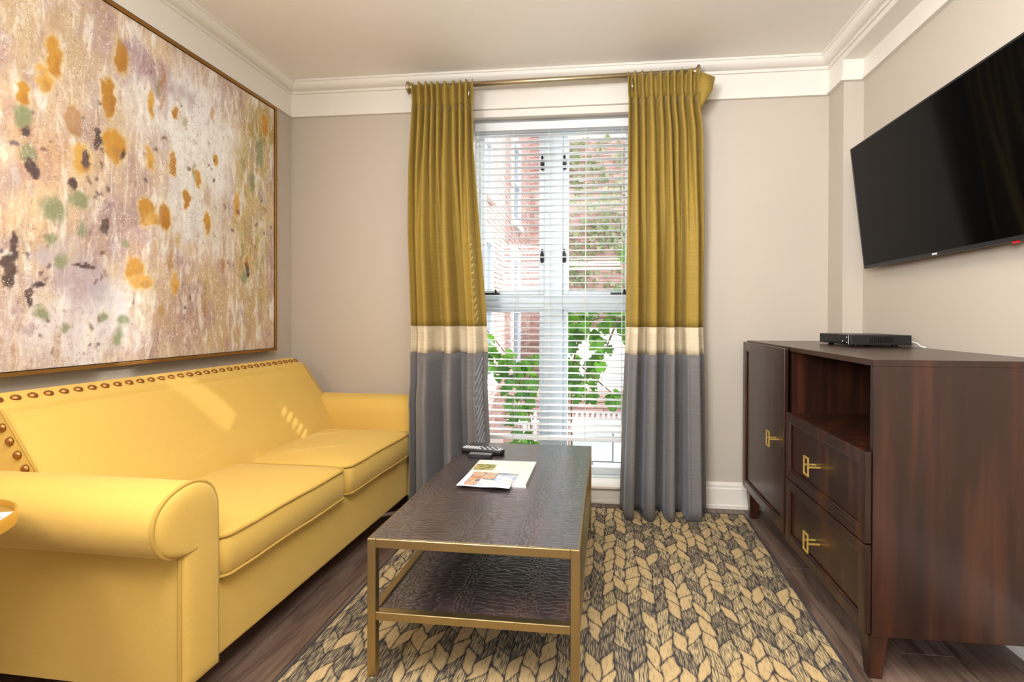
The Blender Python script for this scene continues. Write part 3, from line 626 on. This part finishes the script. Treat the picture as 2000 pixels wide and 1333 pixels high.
DARK = [(1.39, 1.276, .013, .04), (1.372, 1.217, .018, .028), (1.374, 1.169, .015, .024), (1.568, 1.527, .018, .022), (1.61, 1.63, .014, .032), (1.436, 1.555, .013, .017), (1.447, 1.528, .011, .017), (1.458, 1.167, .022, .012), (1.418, 1.654, .012, .01), (1.653, 1.719, .012, .04), (2.43, 1.304, .012, .04), (1.681, 1.403, .01, .027), (1.752, 1.695, .01, .02), (1.428, 1.14, .01, .017), (1.428, 1.107, .01, .02), (1.606, 1.242, .036, .008), (1.10, 1.45, .02, .04)]
prot = np.zeros_like(yy)
def blob(b, c, a, soft=0.35):
    global prot
    cy, cz, ry, rz = b; d = np.hypot((yy + fy_ * 0.7 - cy) / ry, (zz + fz_ * 0.7 - cz) / rz); k_ = a * (1 - sst(d, 1 - soft, 1 + soft * 0.6)); prot = np.maximum(prot, k_ if soft < 0.75 else k_ * 0.2); over(k_, c)
for b in LAV: blob(b, (196, 188, 206), 0.75, 0.7)
for b in GREEN: blob(b, (136, 150, 112), 0.85, 0.55)
for i, b in enumerate(GOLD):
    blob((b[0], b[1], b[2] * 1.25, b[3] * 1.2), (242, 222, 170), 0.7, 0.4); blob(b, [(206, 150, 54), (222, 174, 84), (188, 132, 46)][i % 3], 0.95, 0.2); blob((b[0] + b[2] * 0.3, b[1] - b[3] * 0.4, b[2] * 0.5, b[3] * 0.5), (168, 110, 40), 0.45, 0.8)
rp = np.random.RandomState(41)
for cy, cz, n_ in ((1.66, 1.66, 26), (1.46, 1.14, 22), (1.70, 1.36, 16), (1.43, 1.62, 14), (2.00, 1.15, 10), (2.52, 1.6, 14), (1.62, 1.12, 14), (2.35, 1.5, 12), (1.1, 1.4, 12), (2.2, 1.75, 12), (1.95, 1.85, 10)):
    for _ in range(n_ // 2):
        r0_ = rp.uniform(0.004, 0.010); blob((cy + rp.normal() * 0.05, cz + rp.normal() * 0.11, r0_, r0_ * rp.uniform(1, 1.8)), [(108, 86, 80), (140, 110, 96), (104, 88, 104)][rp.randint(3)], 0.8, 0.4)
for _ in range(26):
    blob((rp.uniform(1.9, 2.62), rp.uniform(1.0, 2.15), rp.uniform(0.008, 0.016), rp.uniform(0.02, 0.05)), [(190, 150, 70), (150, 146, 90), (176, 120, 60)][rp.randint(3)], 0.6, 0.6)
for _ in range(34):
    blob((rp.uniform(1.3, 2.1), rp.uniform(0.9, 2.15), rp.uniform(0.02, 0.05), rp.uniform(0.02, 0.06)), [(184, 156, 158), (222, 202, 168), (168, 146, 160), (206, 170, 140)][rp.randint(4)], 0.5, 0.8)
for b in DARK: blob((b[0], b[1], b[2] * 1.15, b[3] * 1.15), (84, 66, 68), 0.95, 0.18)
img *= 0.93; img /= 255.0; imgl = np.where(img <= 0.04045, img / 12.92, ((img + 0.055) / 1.055) ** 2.4)
cvx = MB(); CX = PX - 0.008
me = bpy.data.meshes.new('canvas')
vs = np.stack([np.full(yy.size, CX) + 1.87, yy.ravel() - 1.72, zz.ravel() - 0.87], 1)
idx = np.arange(GY * GZ).reshape(GZ, GY); fc = np.stack([idx[:-1, :-1].ravel(), idx[:-1, 1:].ravel(), idx[1:, 1:].ravel(), idx[1:, :-1].ravel()], 1)
me.from_pydata(vs.tolist(), [], fc.tolist()); ca = me.attributes.new('paint', 'FLOAT_COLOR', 'POINT')
ca.data.foreach_set('color', np.concatenate([imgl.reshape(-1, 3), np.ones((GY * GZ, 1))], 1).astype(np.float32).ravel()); pa_ = me.attributes.new('protect', 'FLOAT', 'POINT'); pa_.data.foreach_set('value', prot.astype(np.float32).ravel())
me.materials.append(M['abstract_canvas']); me.update()
cv = bpy.data.objects.new('canvas', me); COL.objects.link(cv); cv.parent = pt
MB().box(XL + 0.012, CX - 0.0005, PY0 + 0.0165, PY1 - 0.0165, PZ0 + 0.0165, PZ1 - 0.0165).build('stretcher', 'curtain_lining', pt)

# ------------------------------------------------------------------ rug
rg = MB().add([], [])
RX0, RX1, RY0, RY1 = -0.925, 0.745, 0.55, 2.772
rug_o = tag(empty('area_rug', ((RX0 + RX1) / 2, (RY0 + RY1) / 2, 0), R_(-1.2)), 'charcoal and cream area rug with a leafy chevron pattern', 'rug')
hx, hy = (RX1 - RX0) / 2, (RY1 - RY0) / 2
MB().box(-hx + 0.008, hx - 0.008, -hy + 0.008, hy - 0.008, 0.0005, 0.009).build('pile', 'rug_weave', rug_o, True, 0.003, 2)
simple('rug_binding', (56, 54, 60), 0.9)
MB().box(-hx, hx, -hy, -hy + 0.008, 0.0005, 0.0085).box(-hx, hx, hy - 0.008, hy, 0.0005, 0.0085).box(-hx, -hx + 0.008, -hy + 0.008, hy - 0.008, 0.0005, 0.0085).box(hx - 0.008, hx, -hy + 0.008, hy - 0.008, 0.0005, 0.0085).build('binding', 'rug_binding', rug_o, True)
FZ = 0.009

# ------------------------------------------------------------------ coffee table
TX0, TX1, TY0, TY1, TZ = -0.656, -0.050, 1.346, 2.450, 0.43
ct = tag(empty('coffee_table', ((TX0 + TX1) / 2, (TY0 + TY1) / 2, FZ), R_(-0.5)), 'brass framed coffee table with dark embossed leather top and lower shelf', 'coffee table')
hx, hy, w, zt = (TX1 - TX0) / 2, (TY1 - TY0) / 2, 0.025, TZ - FZ
for sx in (-1, 1):
    for sy in (-1, 1):
        a, b = sx * hx, sx * (hx - w); c, d = sy * hy, sy * (hy - w)
        lg = MB().box(a, b, c, d, 0.024, zt).build('leg', 'antique_brass', ct, True, 0.002)
        MB().lathe([(0.0115, 0.0), (0.0115, 0.020), (0.009, 0.0245)], ((a + b) / 2, (c + d) / 2, 0), 'z', 12).build('glide', 'nickel', lg, True)
for nm, z1, h in (('top_rail', zt, 0.026), ('shelf_rail', 0.212, 0.024)):
    for sy in (-1, 1): MB().box(-hx + w, hx - w, sy * hy, sy * (hy - w), z1 - h, z1).build(nm, 'antique_brass', ct, True, 0.002)
    for sx in (-1, 1): MB().box(sx * hx, sx * (hx - w), -hy + w, hy - w, z1 - h, z1).build(nm, 'antique_brass', ct, True, 0.002)
MB().box(-hx + 0.006, hx - 0.006, -hy + 0.006, hy - 0.006, zt - 0.018, zt + 0.0012).build('table_top', 'croc_leather', ct, True)
MB().box(-hx + w - 0.002, hx - w + 0.002, -hy + w - 0.002, hy - w + 0.002, 0.190, 0.206).build('lower_shelf', 'croc_leather', ct, True)
TT = TZ + 0.0014

# remotes, magazine, brochure
rm = tag(empty('remote_control', (-0.545, 2.262, TT), R_(-9)), 'large silver and black remote control lying on the coffee table', 'remote control')
loops = []
for ins, z in ((0.006, 0.0), (0.0, 0.006), (0.0, 0.016), (0.003, 0.020)): loops.append([(x, y, z + 0.006 * (1 if x < -0.03 else 0) * 0) for x, y in rrect(-0.105 + ins, 0.105 - ins, -0.027 + ins, 0.027 - ins, 0.02, 6)])
MB().rings(loops).build('body', 'black_plastic', rm, True)
MB().rings([[(x, y, z) for x, y in rrect(-0.100, 0.100, -0.023, 0.023, 0.017, 6)] for z in (0.0195, 0.0215)], False).build('face_plate', 'silver_plastic', rm, True)
for i in range(14):
    for j in range(3):
        x = -0.088 + i * 0.0132; y = -0.0135 + j * 0.0135
        MB().lathe([(0.0042, 0.0212), (0.0042, 0.0235), (0.0032, 0.0243)], (x, y, 0), 'z', 8).build('button', 'button_dark' if 6 <= i <= 12 and (i + j) % 2 else 'button_light', rm, True)
r2 = tag(empty('small_remote', (-0.538, 2.190, TT), R_(-3)), 'small flat black remote lying beside the larger remote', 'remote control')
MB().rings([[(x, y, z) for x, y in rrect(-0.055 + i_, 0.055 - i_, -0.019 + i_, 0.019 - i_, 0.006, 3)] for i_, z in ((0.002, 0.0), (0, 0.002), (0, 0.013), (0.002, 0.0155))], False).build('body', 'black_plastic', r2, True)
MB().rings([[(x, y, z) for x, y in rrect(-0.050, 0.050, -0.015, 0.015, 0.004, 3)] for z in (0.0150, 0.0165)], False).build('face_plate', 'grey_plastic', r2, True)
mg = tag(empty('magazine', (-0.399, 1.966, TT), R_(-0.3)), 'pale magazine with a green photo, lying under the brochure', 'magazine')
MB().box(-0.124, 0.124, -0.150, 0.148, 0.0005, 0.0075).build('pages', 'paper_white', mg, True)
MB().box(-0.126, 0.126, -0.152, 0.150, 0.0075, 0.0086).box(-0.126, 0.126, -0.152, 0.150, 0.0, 0.0005).box(0.124, 0.126, -0.152, 0.150, 0.0, 0.0086).build('cover', 'magazine_cover', mg, True)
MB().box(-0.120, -0.035, 0.010, 0.090, 0.0086, 0.0089).build('cover_photo', 'magazine_photo', mg, True)
bc = tag(empty('brochure', (-0.4255, 1.858, TT + 0.0091), R_(-2.5)), 'folded colour brochure with pictures lying on top of the magazine', 'brochure')
MB().grid([[(-0.100 + 0.2 * i / 8, -0.085 + 0.170 * j / 6, 0.0008 + 0.0012 * (1 + math.sin(i * 1.3)) * (1 - j / 6)) for i in range(9)] for j in range(7)]).build('sheet', 'brochure_sky', bc, True)
bpy.data.objects[bc.children[0].name].modifiers.new('thickness', 'SOLIDIFY').thickness = 0.0012
MB().box(-0.075, -0.032, -0.076, 0.078, 0.0034, 0.0037).build('picture_strip', 'brochure_photo', bc, True)
MB().box(-0.098, -0.078, -0.082, 0.082, 0.0034, 0.0037).build('margin', 'paper_white', bc, True)
MB().box(-0.026, 0.020, 0.0, 0.076, 0.0034, 0.0037).build('picture', 'brochure_photo', bc, True)

# ------------------------------------------------------------------ dark cabinet
CX0, CX1, CY0, CY1, CZ0, CZ1 = 0.787, 1.312, 1.533, 2.795, 0.134, 0.941; FX = 0.766
cb = tag(empty('sideboard_cabinet', ((CX0 + CX1) / 2, (CY0 + CY1) / 2, 0)), 'dark mahogany media cabinet with a door, open bay and two drawers', 'cabinet')
t_ = 0.018; DV = 2.172
MB().box(CX0, CX1, CY0, CY1, CZ1 - 0.019, CZ1).build('top', 'mahogany', cb, bevel=0.0015)
for y in (CY0, CY1 - t_): MB().box(CX0, CX1, y, y + t_, CZ0, CZ1 - 0.019).build('side_panel', 'mahogany', cb, bevel=0.0012)
MB().box(CX0 + 0.004, CX1 - 0.01, DV - 0.010, DV + 0.010, CZ0 + t_, CZ1 - 0.019).build('divider', 'mahogany', cb)
MB().box(CX0 + 0.002, CX1 - 0.01, CY0 + t_, DV - 0.010, 0.652, 0.668).build('bay_shelf', 'mahogany', cb)
MB().box(CX1 - 0.012, CX1 - 0.002, CY0 + t_, CY1 - t_, CZ0 + t_, CZ1 - 0.019).build('back_panel', 'mahogany', cb)
MB().box(CX0 + 0.002, CX1 - 0.002, CY0 + t_, CY1 - t_, CZ0, CZ0 + t_).build('bottom', 'mahogany', cb)
def front(name, y0, y1, z0, z1, mg_, hy_, hz_, hh=0.034, hw=0.021):
    m_ = MB().box(FX, CX0 - 0.003, y0, y0 + mg_, z0, z1).box(FX, CX0 - 0.003, y1 - mg_, y1, z0, z1).box(FX, CX0 - 0.003, y0 + mg_, y1 - mg_, z0, z0 + mg_).box(FX, CX0 - 0.003, y0 + mg_, y1 - mg_, z1 - mg_, z1)
    d = m_.build(name, 'mahogany', cb, bevel=0.0025)
    MB().box(FX + 0.010, CX0 - 0.003, y0 + mg_, y1 - mg_, z0 + mg_, z1 - mg_).build('recessed_panel', 'mahogany', d)
    b0 = MB(); e = 0.007
    a0, a1, c0, c1 = y0 + mg_, y1 - mg_, z0 + mg_, z1 - mg_
    for d0 in ((a0, a0 + e, c0, c1), (a1 - e, a1, c0, c1), (a0 + e, a1 - e, c0, c0 + e), (a0 + e, a1 - e, c1 - e, c1)): b0.box(FX + 0.002, FX + 0.010, *d0)
    b0.build('panel_bead', 'mahogany', d, bevel=0.003)
    hx_ = FX - 0.034; h = MB(); q_ = 0.0065
    h.box(hx_, hx_ + 0.005, hy_ - hw, hy_ - hw + q_, hz_ - hh, hz_ + hh).box(hx_, hx_ + 0.005, hy_ + hw - q_, hy_ + hw, hz_ - hh, hz_ + hh)
    h.box(hx_, hx_ + 0.005, hy_ - hw + q_, hy_ + hw - q_, hz_ - hh, hz_ - hh + q_).box(hx_, hx_ + 0.005, hy_ - hw + q_, hy_ + hw - q_, hz_ + hh - q_, hz_ + hh)
    for s in (-1, 1): h.box(hx_ + 0.005, FX + 0.010, hy_ + s * (hw - q_ / 2) - 0.003, hy_ + s * (hw - q_ / 2) + 0.003, hz_ - 0.003, hz_ + 0.003)
    h.build('handle', 'bright_brass', d, bevel=0.0008)
front('door', 2.180, 2.790, 0.153, 0.934, 0.042, 2.285, 0.530)
front('drawer', 1.534, 2.160, 0.404, 0.672, 0.036, 1.872, 0.530)
front('drawer', 1.534, 2.160, 0.140, 0.399, 0.036, 1.872, 0.256)
for x in (0.807, 1.285):
    for y in (1.566, 2.735): MB().frustum((x, y, 0.0), 0.017, (x, y, CZ0), 0.028).build('leg', 'mahogany', cb, bevel=0.002)

# set-top box
sb = tag(empty('set_top_box', (1.171, 2.372, CZ1)), 'slim black set-top box on top of the dark cabinet', 'set-top box')
X0, X1, Y0, Y1, Z0, Z1 = 1.046, 1.294, 2.230, 2.515, CZ1 + 0.008, CZ1 + 0.050
MB().box(X0 + 0.006, X1, Y0, Y1, Z0, Z1).build('body', 'black_plastic', sb, bevel=0.002)
fpn = MB().box(X0, X0 + 0.0058, Y0, Y1, Z0, Z1).build('front_panel', 'tv_screen', sb, bevel=0.0015)
MB().box(X0 - 0.0006, X0 + 0.003, Y0 + 0.0015, Y0 + 0.0045, Z0 + 0.002, Z1 - 0.002).build('trim_strip', 'logo_silver', fpn)
for y, z, s in ((Y0 + 0.02, Z1 - 0.010, 0.003), (Y0 + 0.02, Z0 + 0.010, 0.003), (Y0 + 0.055, Z0 + 0.014, 0.004)): MB().lathe([(s, -0.0012), (s, 0.001)], (X0, y, z), 'x', 10).build('indicator_mark', 'button_light', fpn)
for i in range(12): MB().box(X0 + 0.085 + i * 0.008, X0 + 0.088 + i * 0.008, Y0 - 0.0004, Y0 + 0.001, Z0 + 0.008, Z1 - 0.008).build('vent_slot', 'tv_screen', sb)
for x in (X0 + 0.04, X1 - 0.05):
    for y in (Y0 + 0.03, Y1 - 0.03): MB().lathe([(0.012, CZ1), (0.012, Z0)], (x, y, 0), 'z', 12).build('foot', 'black_plastic', sb)
MB().box(X1, X1 + 0.010, Y0 + 0.03, Y0 + 0.045, Z0 + 0.008, Z0 + 0.02).tube([(X1 + 0.004, Y0 + 0.0375, Z0 + 0.014), (X1 + 0.014, Y0 + 0.03, Z0 + 0.016), (X1 + 0.022, Y0 - 0.005, Z0 + 0.006), (X1 + 0.015, Y0 - 0.04, CZ1 + 0.004), (X1 + 0.012, Y0 - 0.07, CZ1 + 0.0035)], 0.003, 7).build('cable', 'cord_white', sb)

# ------------------------------------------------------------------ television (tilted forward on a wall bracket)
tvA, tvB = Vector((1.272, 0, 1.303)), Vector((1.204, 0, 1.886))     # front face, bottom and top
TYC = 2.052; up = (tvB - tvA).normalized(); tilt = math.atan2(tvA.x - tvB.x, tvB.z - tvA.z)
tv = tag(empty('television', tuple((tvA + tvB) / 2 + Vector((0, TYC, 0)))), 'large black flat television mounted tilted on the wall above the cabinet', 'television')
tv.rotation_euler = (0, -tilt, 0)
hh = (tvB - tvA).length / 2; hw = 0.517
MB().box(0.002, 0.028, -hw, hw, -hh, hh).build('casing', 'tv_bezel', tv, True, 0.003)
MB().box(0.028, 0.045, -hw * 0.7, hw * 0.7, -hh * 0.75, hh * 0.45).build('rear_housing', 'black_plastic', tv, True, 0.006)
bz = MB(); e = 0.0075; eb = 0.014
bz.box(-0.001, 0.004, -hw, -hw + e, -hh, hh).box(-0.001, 0.004, hw - e, hw, -hh, hh).box(-0.001, 0.004, -hw + e, hw - e, hh - e, hh).box(-0.001, 0.004, -hw + e, hw - e, -hh, -hh + eb)
bezel = bz.build('bezel', 'tv_bezel', tv, True, 0.001)
MB().box(0.0005, 0.0045, -hw + e, hw - e, -hh + eb, hh - e).build('screen', 'tv_screen', tv, True)
MB().box(-0.0018, 0.0, -0.014, 0.014, -hh + 0.0035, -hh + 0.0105).build('logo', 'logo_silver', bezel, True)
MB().box(0.004, 0.014, -0.372, -0.352, -hh - 0.007, -hh + 0.0005).build('sensor_tab', 'red_sticker', tv, True, 0.001)
MB().box(0.045, 0.050, -0.15, 0.15, -0.1, 0.1).box(0.05, 0.078, -0.14, -0.11, -0.05, 0.06).box(0.05, 0.078, 0.11, 0.14, -0.05, 0.06).build('wall_bracket', 'black_iron', tv, True)

# ------------------------------------------------------------------ round side table at the sofa arm
sd_c = (-1.475, 0.880)
st_ = tag(empty('side_table', (sd_c[0], sd_c[1], 0)), 'round gold tray side table at the near arm of the sofa', 'side table')
SZ = 0.612; SRD = 0.185
MB().lathe([(SRD - 0.0042, SZ - 0.020), (SRD - 0.0042, SZ - 0.014)], (*sd_c, 0), 'z', 48).build('tray', 'mirror_tray', st_)
MB().lathe([(SRD - 0.004, SZ - 0.03), (SRD, SZ - 0.03), (SRD, SZ), (SRD - 0.004, SZ), (SRD - 0.004, SZ - 0.03)], (*sd_c, 0), 'z', 48, False, False).build('rim', 'bright_brass', st_)
MB().tube([(*sd_c, 0.02), (*sd_c, SZ - 0.02)], 0.014, 14).build('pole', 'bright_brass', st_)
MB().lathe([(0.14, 0.0), (0.14, 0.012), (0.03, 0.022), (0.014, 0.03)], (*sd_c, 0), 'z', 40).build('base', 'bright_brass', st_)
cd = tag(empty('paper_card', (-1.40, 0.985, SZ - 0.0138), R_(25)), 'small white printed card lying on the round gold tray', 'card')
MB().box(-0.045, 0.045, -0.03, 0.03, 0.0, 0.0012).build('card_sheet', 'paper_white', cd, True)
MB().box(-0.04, 0.04, -0.008, -0.004, 0.0012, 0.0014).build('printed_line', 'button_dark', cd, True)

# ------------------------------------------------------------------ outside
struct(box('ground', 'ground_pavers', (-14, 14, YW + WT + 0.02, 30, -0.75, -0.65)), 'pale paved yard outside the window')
def brickwork(name, parent, uo, uv, x_axis, u0, u1, z0, z1, depth_pos, depth, holes=()):
    """staggered bricks on one face, as one piece"""
    mb = MB(); bw, bh, g = 0.215, 0.065, 0.010; r = 0; z = z0
    while z + bh < z1:
        u = u0 - (0.1125 if r % 2 else 0)
        while u < u1:
            a, b = max(u, u0), min(u + bw, u1)
            if b - a > 0.03 and not any(h[0] - 0.01 < (a + b) / 2 < h[1] + 0.01 and h[2] - 0.03 < z + bh / 2 < h[3] + 0.03 for h in holes):
                j = random.uniform(-0.002, 0.003)
                if x_axis: mb.box(a, b, depth_pos - depth - j, depth_pos + 0.01, z, z + bh)
                else: mb.box(depth_pos - 0.01, depth_pos + depth + j, a, b, z, z + bh)
            u += bw + g
        z += bh + g; r += 1
    o = mb.build(name, 'brick', parent, fix=False); o['kind'] = 'stuff'; return o
bd = tag(empty('brick_building', (-2.6, 8.4, -0.65)), 'pale red brick building with white framed windows seen through the blind', 'building')
holes = [(8.75, 9.6, 0.15, 2.20), (8.75, 9.6, 2.80, 4.3), (6.35, 7.15, 0.15, 2.20), (6.35, 7.15, 2.80, 4.3)]
MB().box(-3.6, -1.62, 5.2, 11.1, -0.65, 7.5).build('wall_core', 'mortar', bd)
brickwork('brickwork', bd, 0, 0, False, 5.2, 11.1, -0.65, 6.2, -1.62, 0.02, holes)
brickwork('brickwork', bd, 0, 0, True, -1.62, -1.30, -0.65, 6.2, 11.12, 0.02)
MB().box(-1.62, -1.30, 11.12, 12.0, -0.65, 7.5).build('pier', 'mortar', bd)
for (a, b, c, d) in holes:
    f = MB(); e = 0.09
    for q_ in ((a, a + e, c, d), (b - e, b, c, d), (a + e, b - e, c, c + e), (a + e, b - e, d - e, d), (a + e, b - e, (c + d) / 2 - 0.03, (c + d) / 2 + 0.03)): f.box(-1.625, -1.565, *q_)
    wo = f.build('window', 'white_siding', bd)
    MB().box(-1.622, -1.612, a + e, b - e, c + e, d - e).build('pane', 'dark_pane', wo)
    MB().box(-1.63, -1.52, a - 0.06, b + 0.06, c - 0.09, c).build('sill', 'stone_trim', wo)
    MB().box(-1.62, -1.585, a - 0.08, b + 0.08, d, d + 0.17).build('lintel', 'stone_trim', wo)
fw_ = tag(empty('ivy_wall', (0.8, 12.2, -0.65)), 'far brick wall overgrown with pale ivy behind the yard', 'wall')
MB().box(-1.3, 4.5, 12.25, 12.5, -0.65, 7.0).build('wall_core', 'mortar', fw_)
brickwork('brickwork', fw_, 0, 0, True, -1.3, 3.2, 0.3, 5.5, 12.25, 0.02)
# leaf shape, lobed and slightly folded
lp = [(0, 0), (0.18, -0.06), (0.42, 0.02), (0.36, 0.20), (0.55, 0.42), (0.34, 0.50), (0.26, 0.72), (0, 1.05)]
lv = [(x, y, 0.16 * abs(x)) for x, y in lp]; lw = [(-x, y, 0.16 * abs(x)) for x, y in lp[1:-1]]
lverts = lv + lw; n1 = len(lp)
lfaces = [tuple(range(0, n1)), tuple([0, n1 - 1] + list(range(n1 + len(lw) - 1, n1 - 1, -1)))]
iv = MB(); rn = random.Random(3)
for _ in range(2600):
    x, z = rn.uniform(-1.25, 3.0), rn.uniform(0.9, 5.4)
    if rn.random() > 0.45 + 0.55 * math.sin(x * 3.1 + 1.0) * math.sin(z * 2.3) + 0.25: continue
    s = rn.uniform(0.07, 0.15); mt = Matrix.Translation((x, 12.2 - rn.uniform(0.0, 0.10), z)) @ Matrix.Rotation(rn.uniform(0, 6.28), 4, 'Y') @ Matrix.Rotation(R_(90) + rn.uniform(-0.6, 0.6), 4, 'X') @ Matrix.Scale(s, 4)
    iv.add([mt @ Vector(p) for p in lverts], lfaces)
io = iv.build('ivy', 'ivy_leaf', fw_, fix=False); io['kind'] = 'stuff'
# white clapboard shed
sh = tag(empty('white_shed', (0.1, 9.2, -0.65)), 'white clapboard shed standing behind the vine', 'shed')
MB().box(-0.80, 1.60, 9.05, 10.6, -0.65, 0.78).build('wall_core', 'white_siding', sh)
for i in range(11): 
    z = -0.45 + i * 0.112; MB().add([(-0.80, 9.05, z), (1.60, 9.05, z), (1.60, 9.015, z), (-0.80, 9.015, z), (-0.80, 9.048, z + 0.112), (1.60, 9.048, z + 0.112), (1.60, 9.038, z + 0.112), (-0.80, 9.038, z + 0.112)], [(0, 1, 2, 3), (7, 6, 5, 4), (3, 2, 6, 7), (0, 4, 5, 1), (0, 3, 7, 4), (1, 5, 6, 2)]).build('clapboard', 'white_siding', sh)
MB().box(-0.92, 1.72, 8.93, 10.7, 0.78, 0.84).build('roof_edge', 'stone_trim', sh)
MB().box(-0.84, -0.74, 9.0, 9.05, -0.65, 0.78).build('corner_board', 'white_siding', sh); MB().box(0.02, 0.10, 9.0, 9.05, -0.65, 0.78).build('corner_board', 'white_siding', sh)
# low brick garden wall, brick by brick
gw = tag(empty('garden_wall', (0.1, 6.1, -0.65)), 'low red brick garden wall beyond the white picket fence', 'garden wall')
MB().box(-1.2, 1.4, 6.06, 6.24, -0.65, 0.10).build('wall_core', 'mortar', gw)
b0 = MB().box(-0.1075, 0.1075, -0.015, 0.02, 0, 0.065).build('brick', 'brick', gw, True); first = True
for r in range(8):
    z = -0.48 + r * 0.075
    for c in range(11):
        x = -1.09 + c * 0.225 - (0.1125 if r % 2 else 0) - 0.1; loc = (x - 0.0, -0.055 + random.uniform(-0.003, 0.003), z + 0.65)
        if first: b0.location = loc; first = False
        else: share(b0, 'brick', loc, gw)
for c in range(12): share(b0, 'brick', (-1.19 + c * 0.225, -0.04, 0.77), gw, (0, 0, 0), (1, 1.6, 0.9))
# picket fence
pf = tag(empty('picket_fence', (0.1, 5.2, -0.65)), 'small white picket fence in front of the garden wall', 'fence')
p0 = None
for i in range(30):
    x = -0.9 + i * 0.055
    if p0 is None: p0 = MB().add([(-0.014, -0.008, 0), (0.014, -0.008, 0), (0.014, 0.008, 0), (-0.014, 0.008, 0), (-0.014, -0.008, 0.70), (0.014, -0.008, 0.70), (0.014, 0.008, 0.70), (-0.014, 0.008, 0.70), (0, -0.008, 0.725), (0, 0.008, 0.725)], [(0, 3, 2, 1), (0, 1, 5, 8, 4), (2, 3, 7, 9, 6), (1, 2, 6, 5), (3, 0, 4, 7), (4, 8, 9, 7), (5, 6, 9, 8)]).build('picket', 'white_siding', pf, True); p0.location = (x, 0, 0)
    else: share(p0, 'picket', (x, 0, 0), pf)
for z in (-0.5, -0.08): MB().box(-1.0, 1.0, 5.21, 5.24, z, z + 0.05).build('fence_rail', 'white_siding', pf)
# painted block ledge just outside
bk_ = tag(empty('block_parapet', (0.4, 3.75, -0.65)), 'low pale concrete block parapet just outside the window', 'parapet')
MB().box(-0.205, 1.2, 3.63, 3.85, -0.65, 0.245).build('wall_core', 'mortar', bk_)
q0 = None
for r in range(4):
    for c in range(5):
        loc = (-0.205 + 0.115 + c * 0.295 - 0.4 - (0.1475 if r % 2 else 0.0) + 0.03, -0.12, 0.895 - 0.222 * (r + 1))
        if q0 is None: q0 = MB().box(-0.143, 0.143, -0.025, 0.01, 0, 0.214).build('block', 'concrete_block', bk_, True, 0.004, 1); q0.location = loc
        else: o = share(q0, 'block', loc, bk_)
MB().box(-0.215, 1.2, 3.60, 3.87, 0.245, 0.285).build('coping', 'stone_trim', bk_, bevel=0.004)
# vines
leafm = MB().add([(x, y, z) for x, y, z in lverts], lfaces); leaf_src = None
def vine(label, loc, stems, leaves, seed):
    global leaf_src
    rt_ = tag(empty('climbing_vine', loc), label, 'vine'); rr = random.Random(seed)
    for s in stems: MB().tube(catmull(s, 5), [0.010 - 0.006 * i / (len(s) * 5 - 5) for i in range((len(s) - 1) * 5 + 1)], 6).build('stem', 'stem_bark', rt_)
    for (n, x0, x1, z0, z1, y0, y1) in leaves:
        for _ in range(n):
            x, z, y = rr.uniform(x0, x1), rr.uniform(z0, z1), rr.uniform(y0, y1)
            p = Vector((x, y, z)) - Vector(loc); rot = (R_(90) + rr.uniform(-0.9, 0.5), rr.uniform(-0.6, 0.6), R_(180) + rr.uniform(-1.0, 1.0))
            s = rr.uniform(0.075, 0.125); rot = (R_(-70) + rr.uniform(-0.7, 0.7), rr.uniform(-0.7, 0.7), rr.uniform(-0.9, 0.9))
            if leaf_src is None: leaf_src = leafm.build('leaf', 'vine_leaf', rt_, True, fix=False); leaf_src.location = p; leaf_src.rotation_euler = rot; leaf_src.scale = (s, s, s)
            else: share(leaf_src, 'leaf', p, rt_, rot, (s, s, s))
    return rt_
vine('leafy green vine hanging in the lower pane on the cabinet side', (-0.1, 4.35, -0.65),
     [[(-0.24, 4.3, -0.65), (-0.25, 4.25, 0.2), (-0.23, 4.2, 0.7), (-0.10, 4.15, 1.02), (0.14, 4.1, 1.06), (0.34, 4.1, 1.0)], [(-0.23, 4.2, 0.7), (-0.12, 4.15, 0.62), (0.0, 4.1, 0.52), (0.12, 4.1, 0.42)], [(0.14, 4.1, 1.06), (0.06, 4.1, 0.86), (0.0, 4.1, 0.70)]],
     [(54, -0.32, 0.30, 0.92, 1.16, 4.0, 4.3), (16, -0.34, -0.20, 0.55, 0.95, 4.0, 4.3), (14, -0.06, 0.06, 0.62, 0.92, 4.0, 4.25), (34, -0.33, -0.05, 0.40, 0.72, 4.0, 4.3), (12, 0.04, 0.22, 0.36, 0.46, 4.0, 4.2), (10, 0.12, 0.3, 1.16, 1.75, 4.0, 4.3)], 4)
vine('leafy green vine climbing in the lower pane on the sofa side', (-0.75, 4.35, -0.65),
     [[(-0.58, 4.3, -0.65), (-0.60, 4.25, 0.1), (-0.66, 4.2, 0.4), (-0.78, 4.2, 0.7), (-0.98, 4.2, 0.95)], [(-0.66, 4.2, 0.4), (-0.58, 4.15, 0.62), (-0.56, 4.15, 0.75)]],
     [(14, -1.06, -0.88, 0.72, 0.98, 4.0, 4.3), (34, -0.92, -0.56, 0.52, 0.80, 4.0, 4.3), (26, -0.80, -0.56, 0.20, 0.55, 4.0, 4.3), (14, -0.72, -0.54, -0.1, 0.2, 4.0, 4.3)], 9)
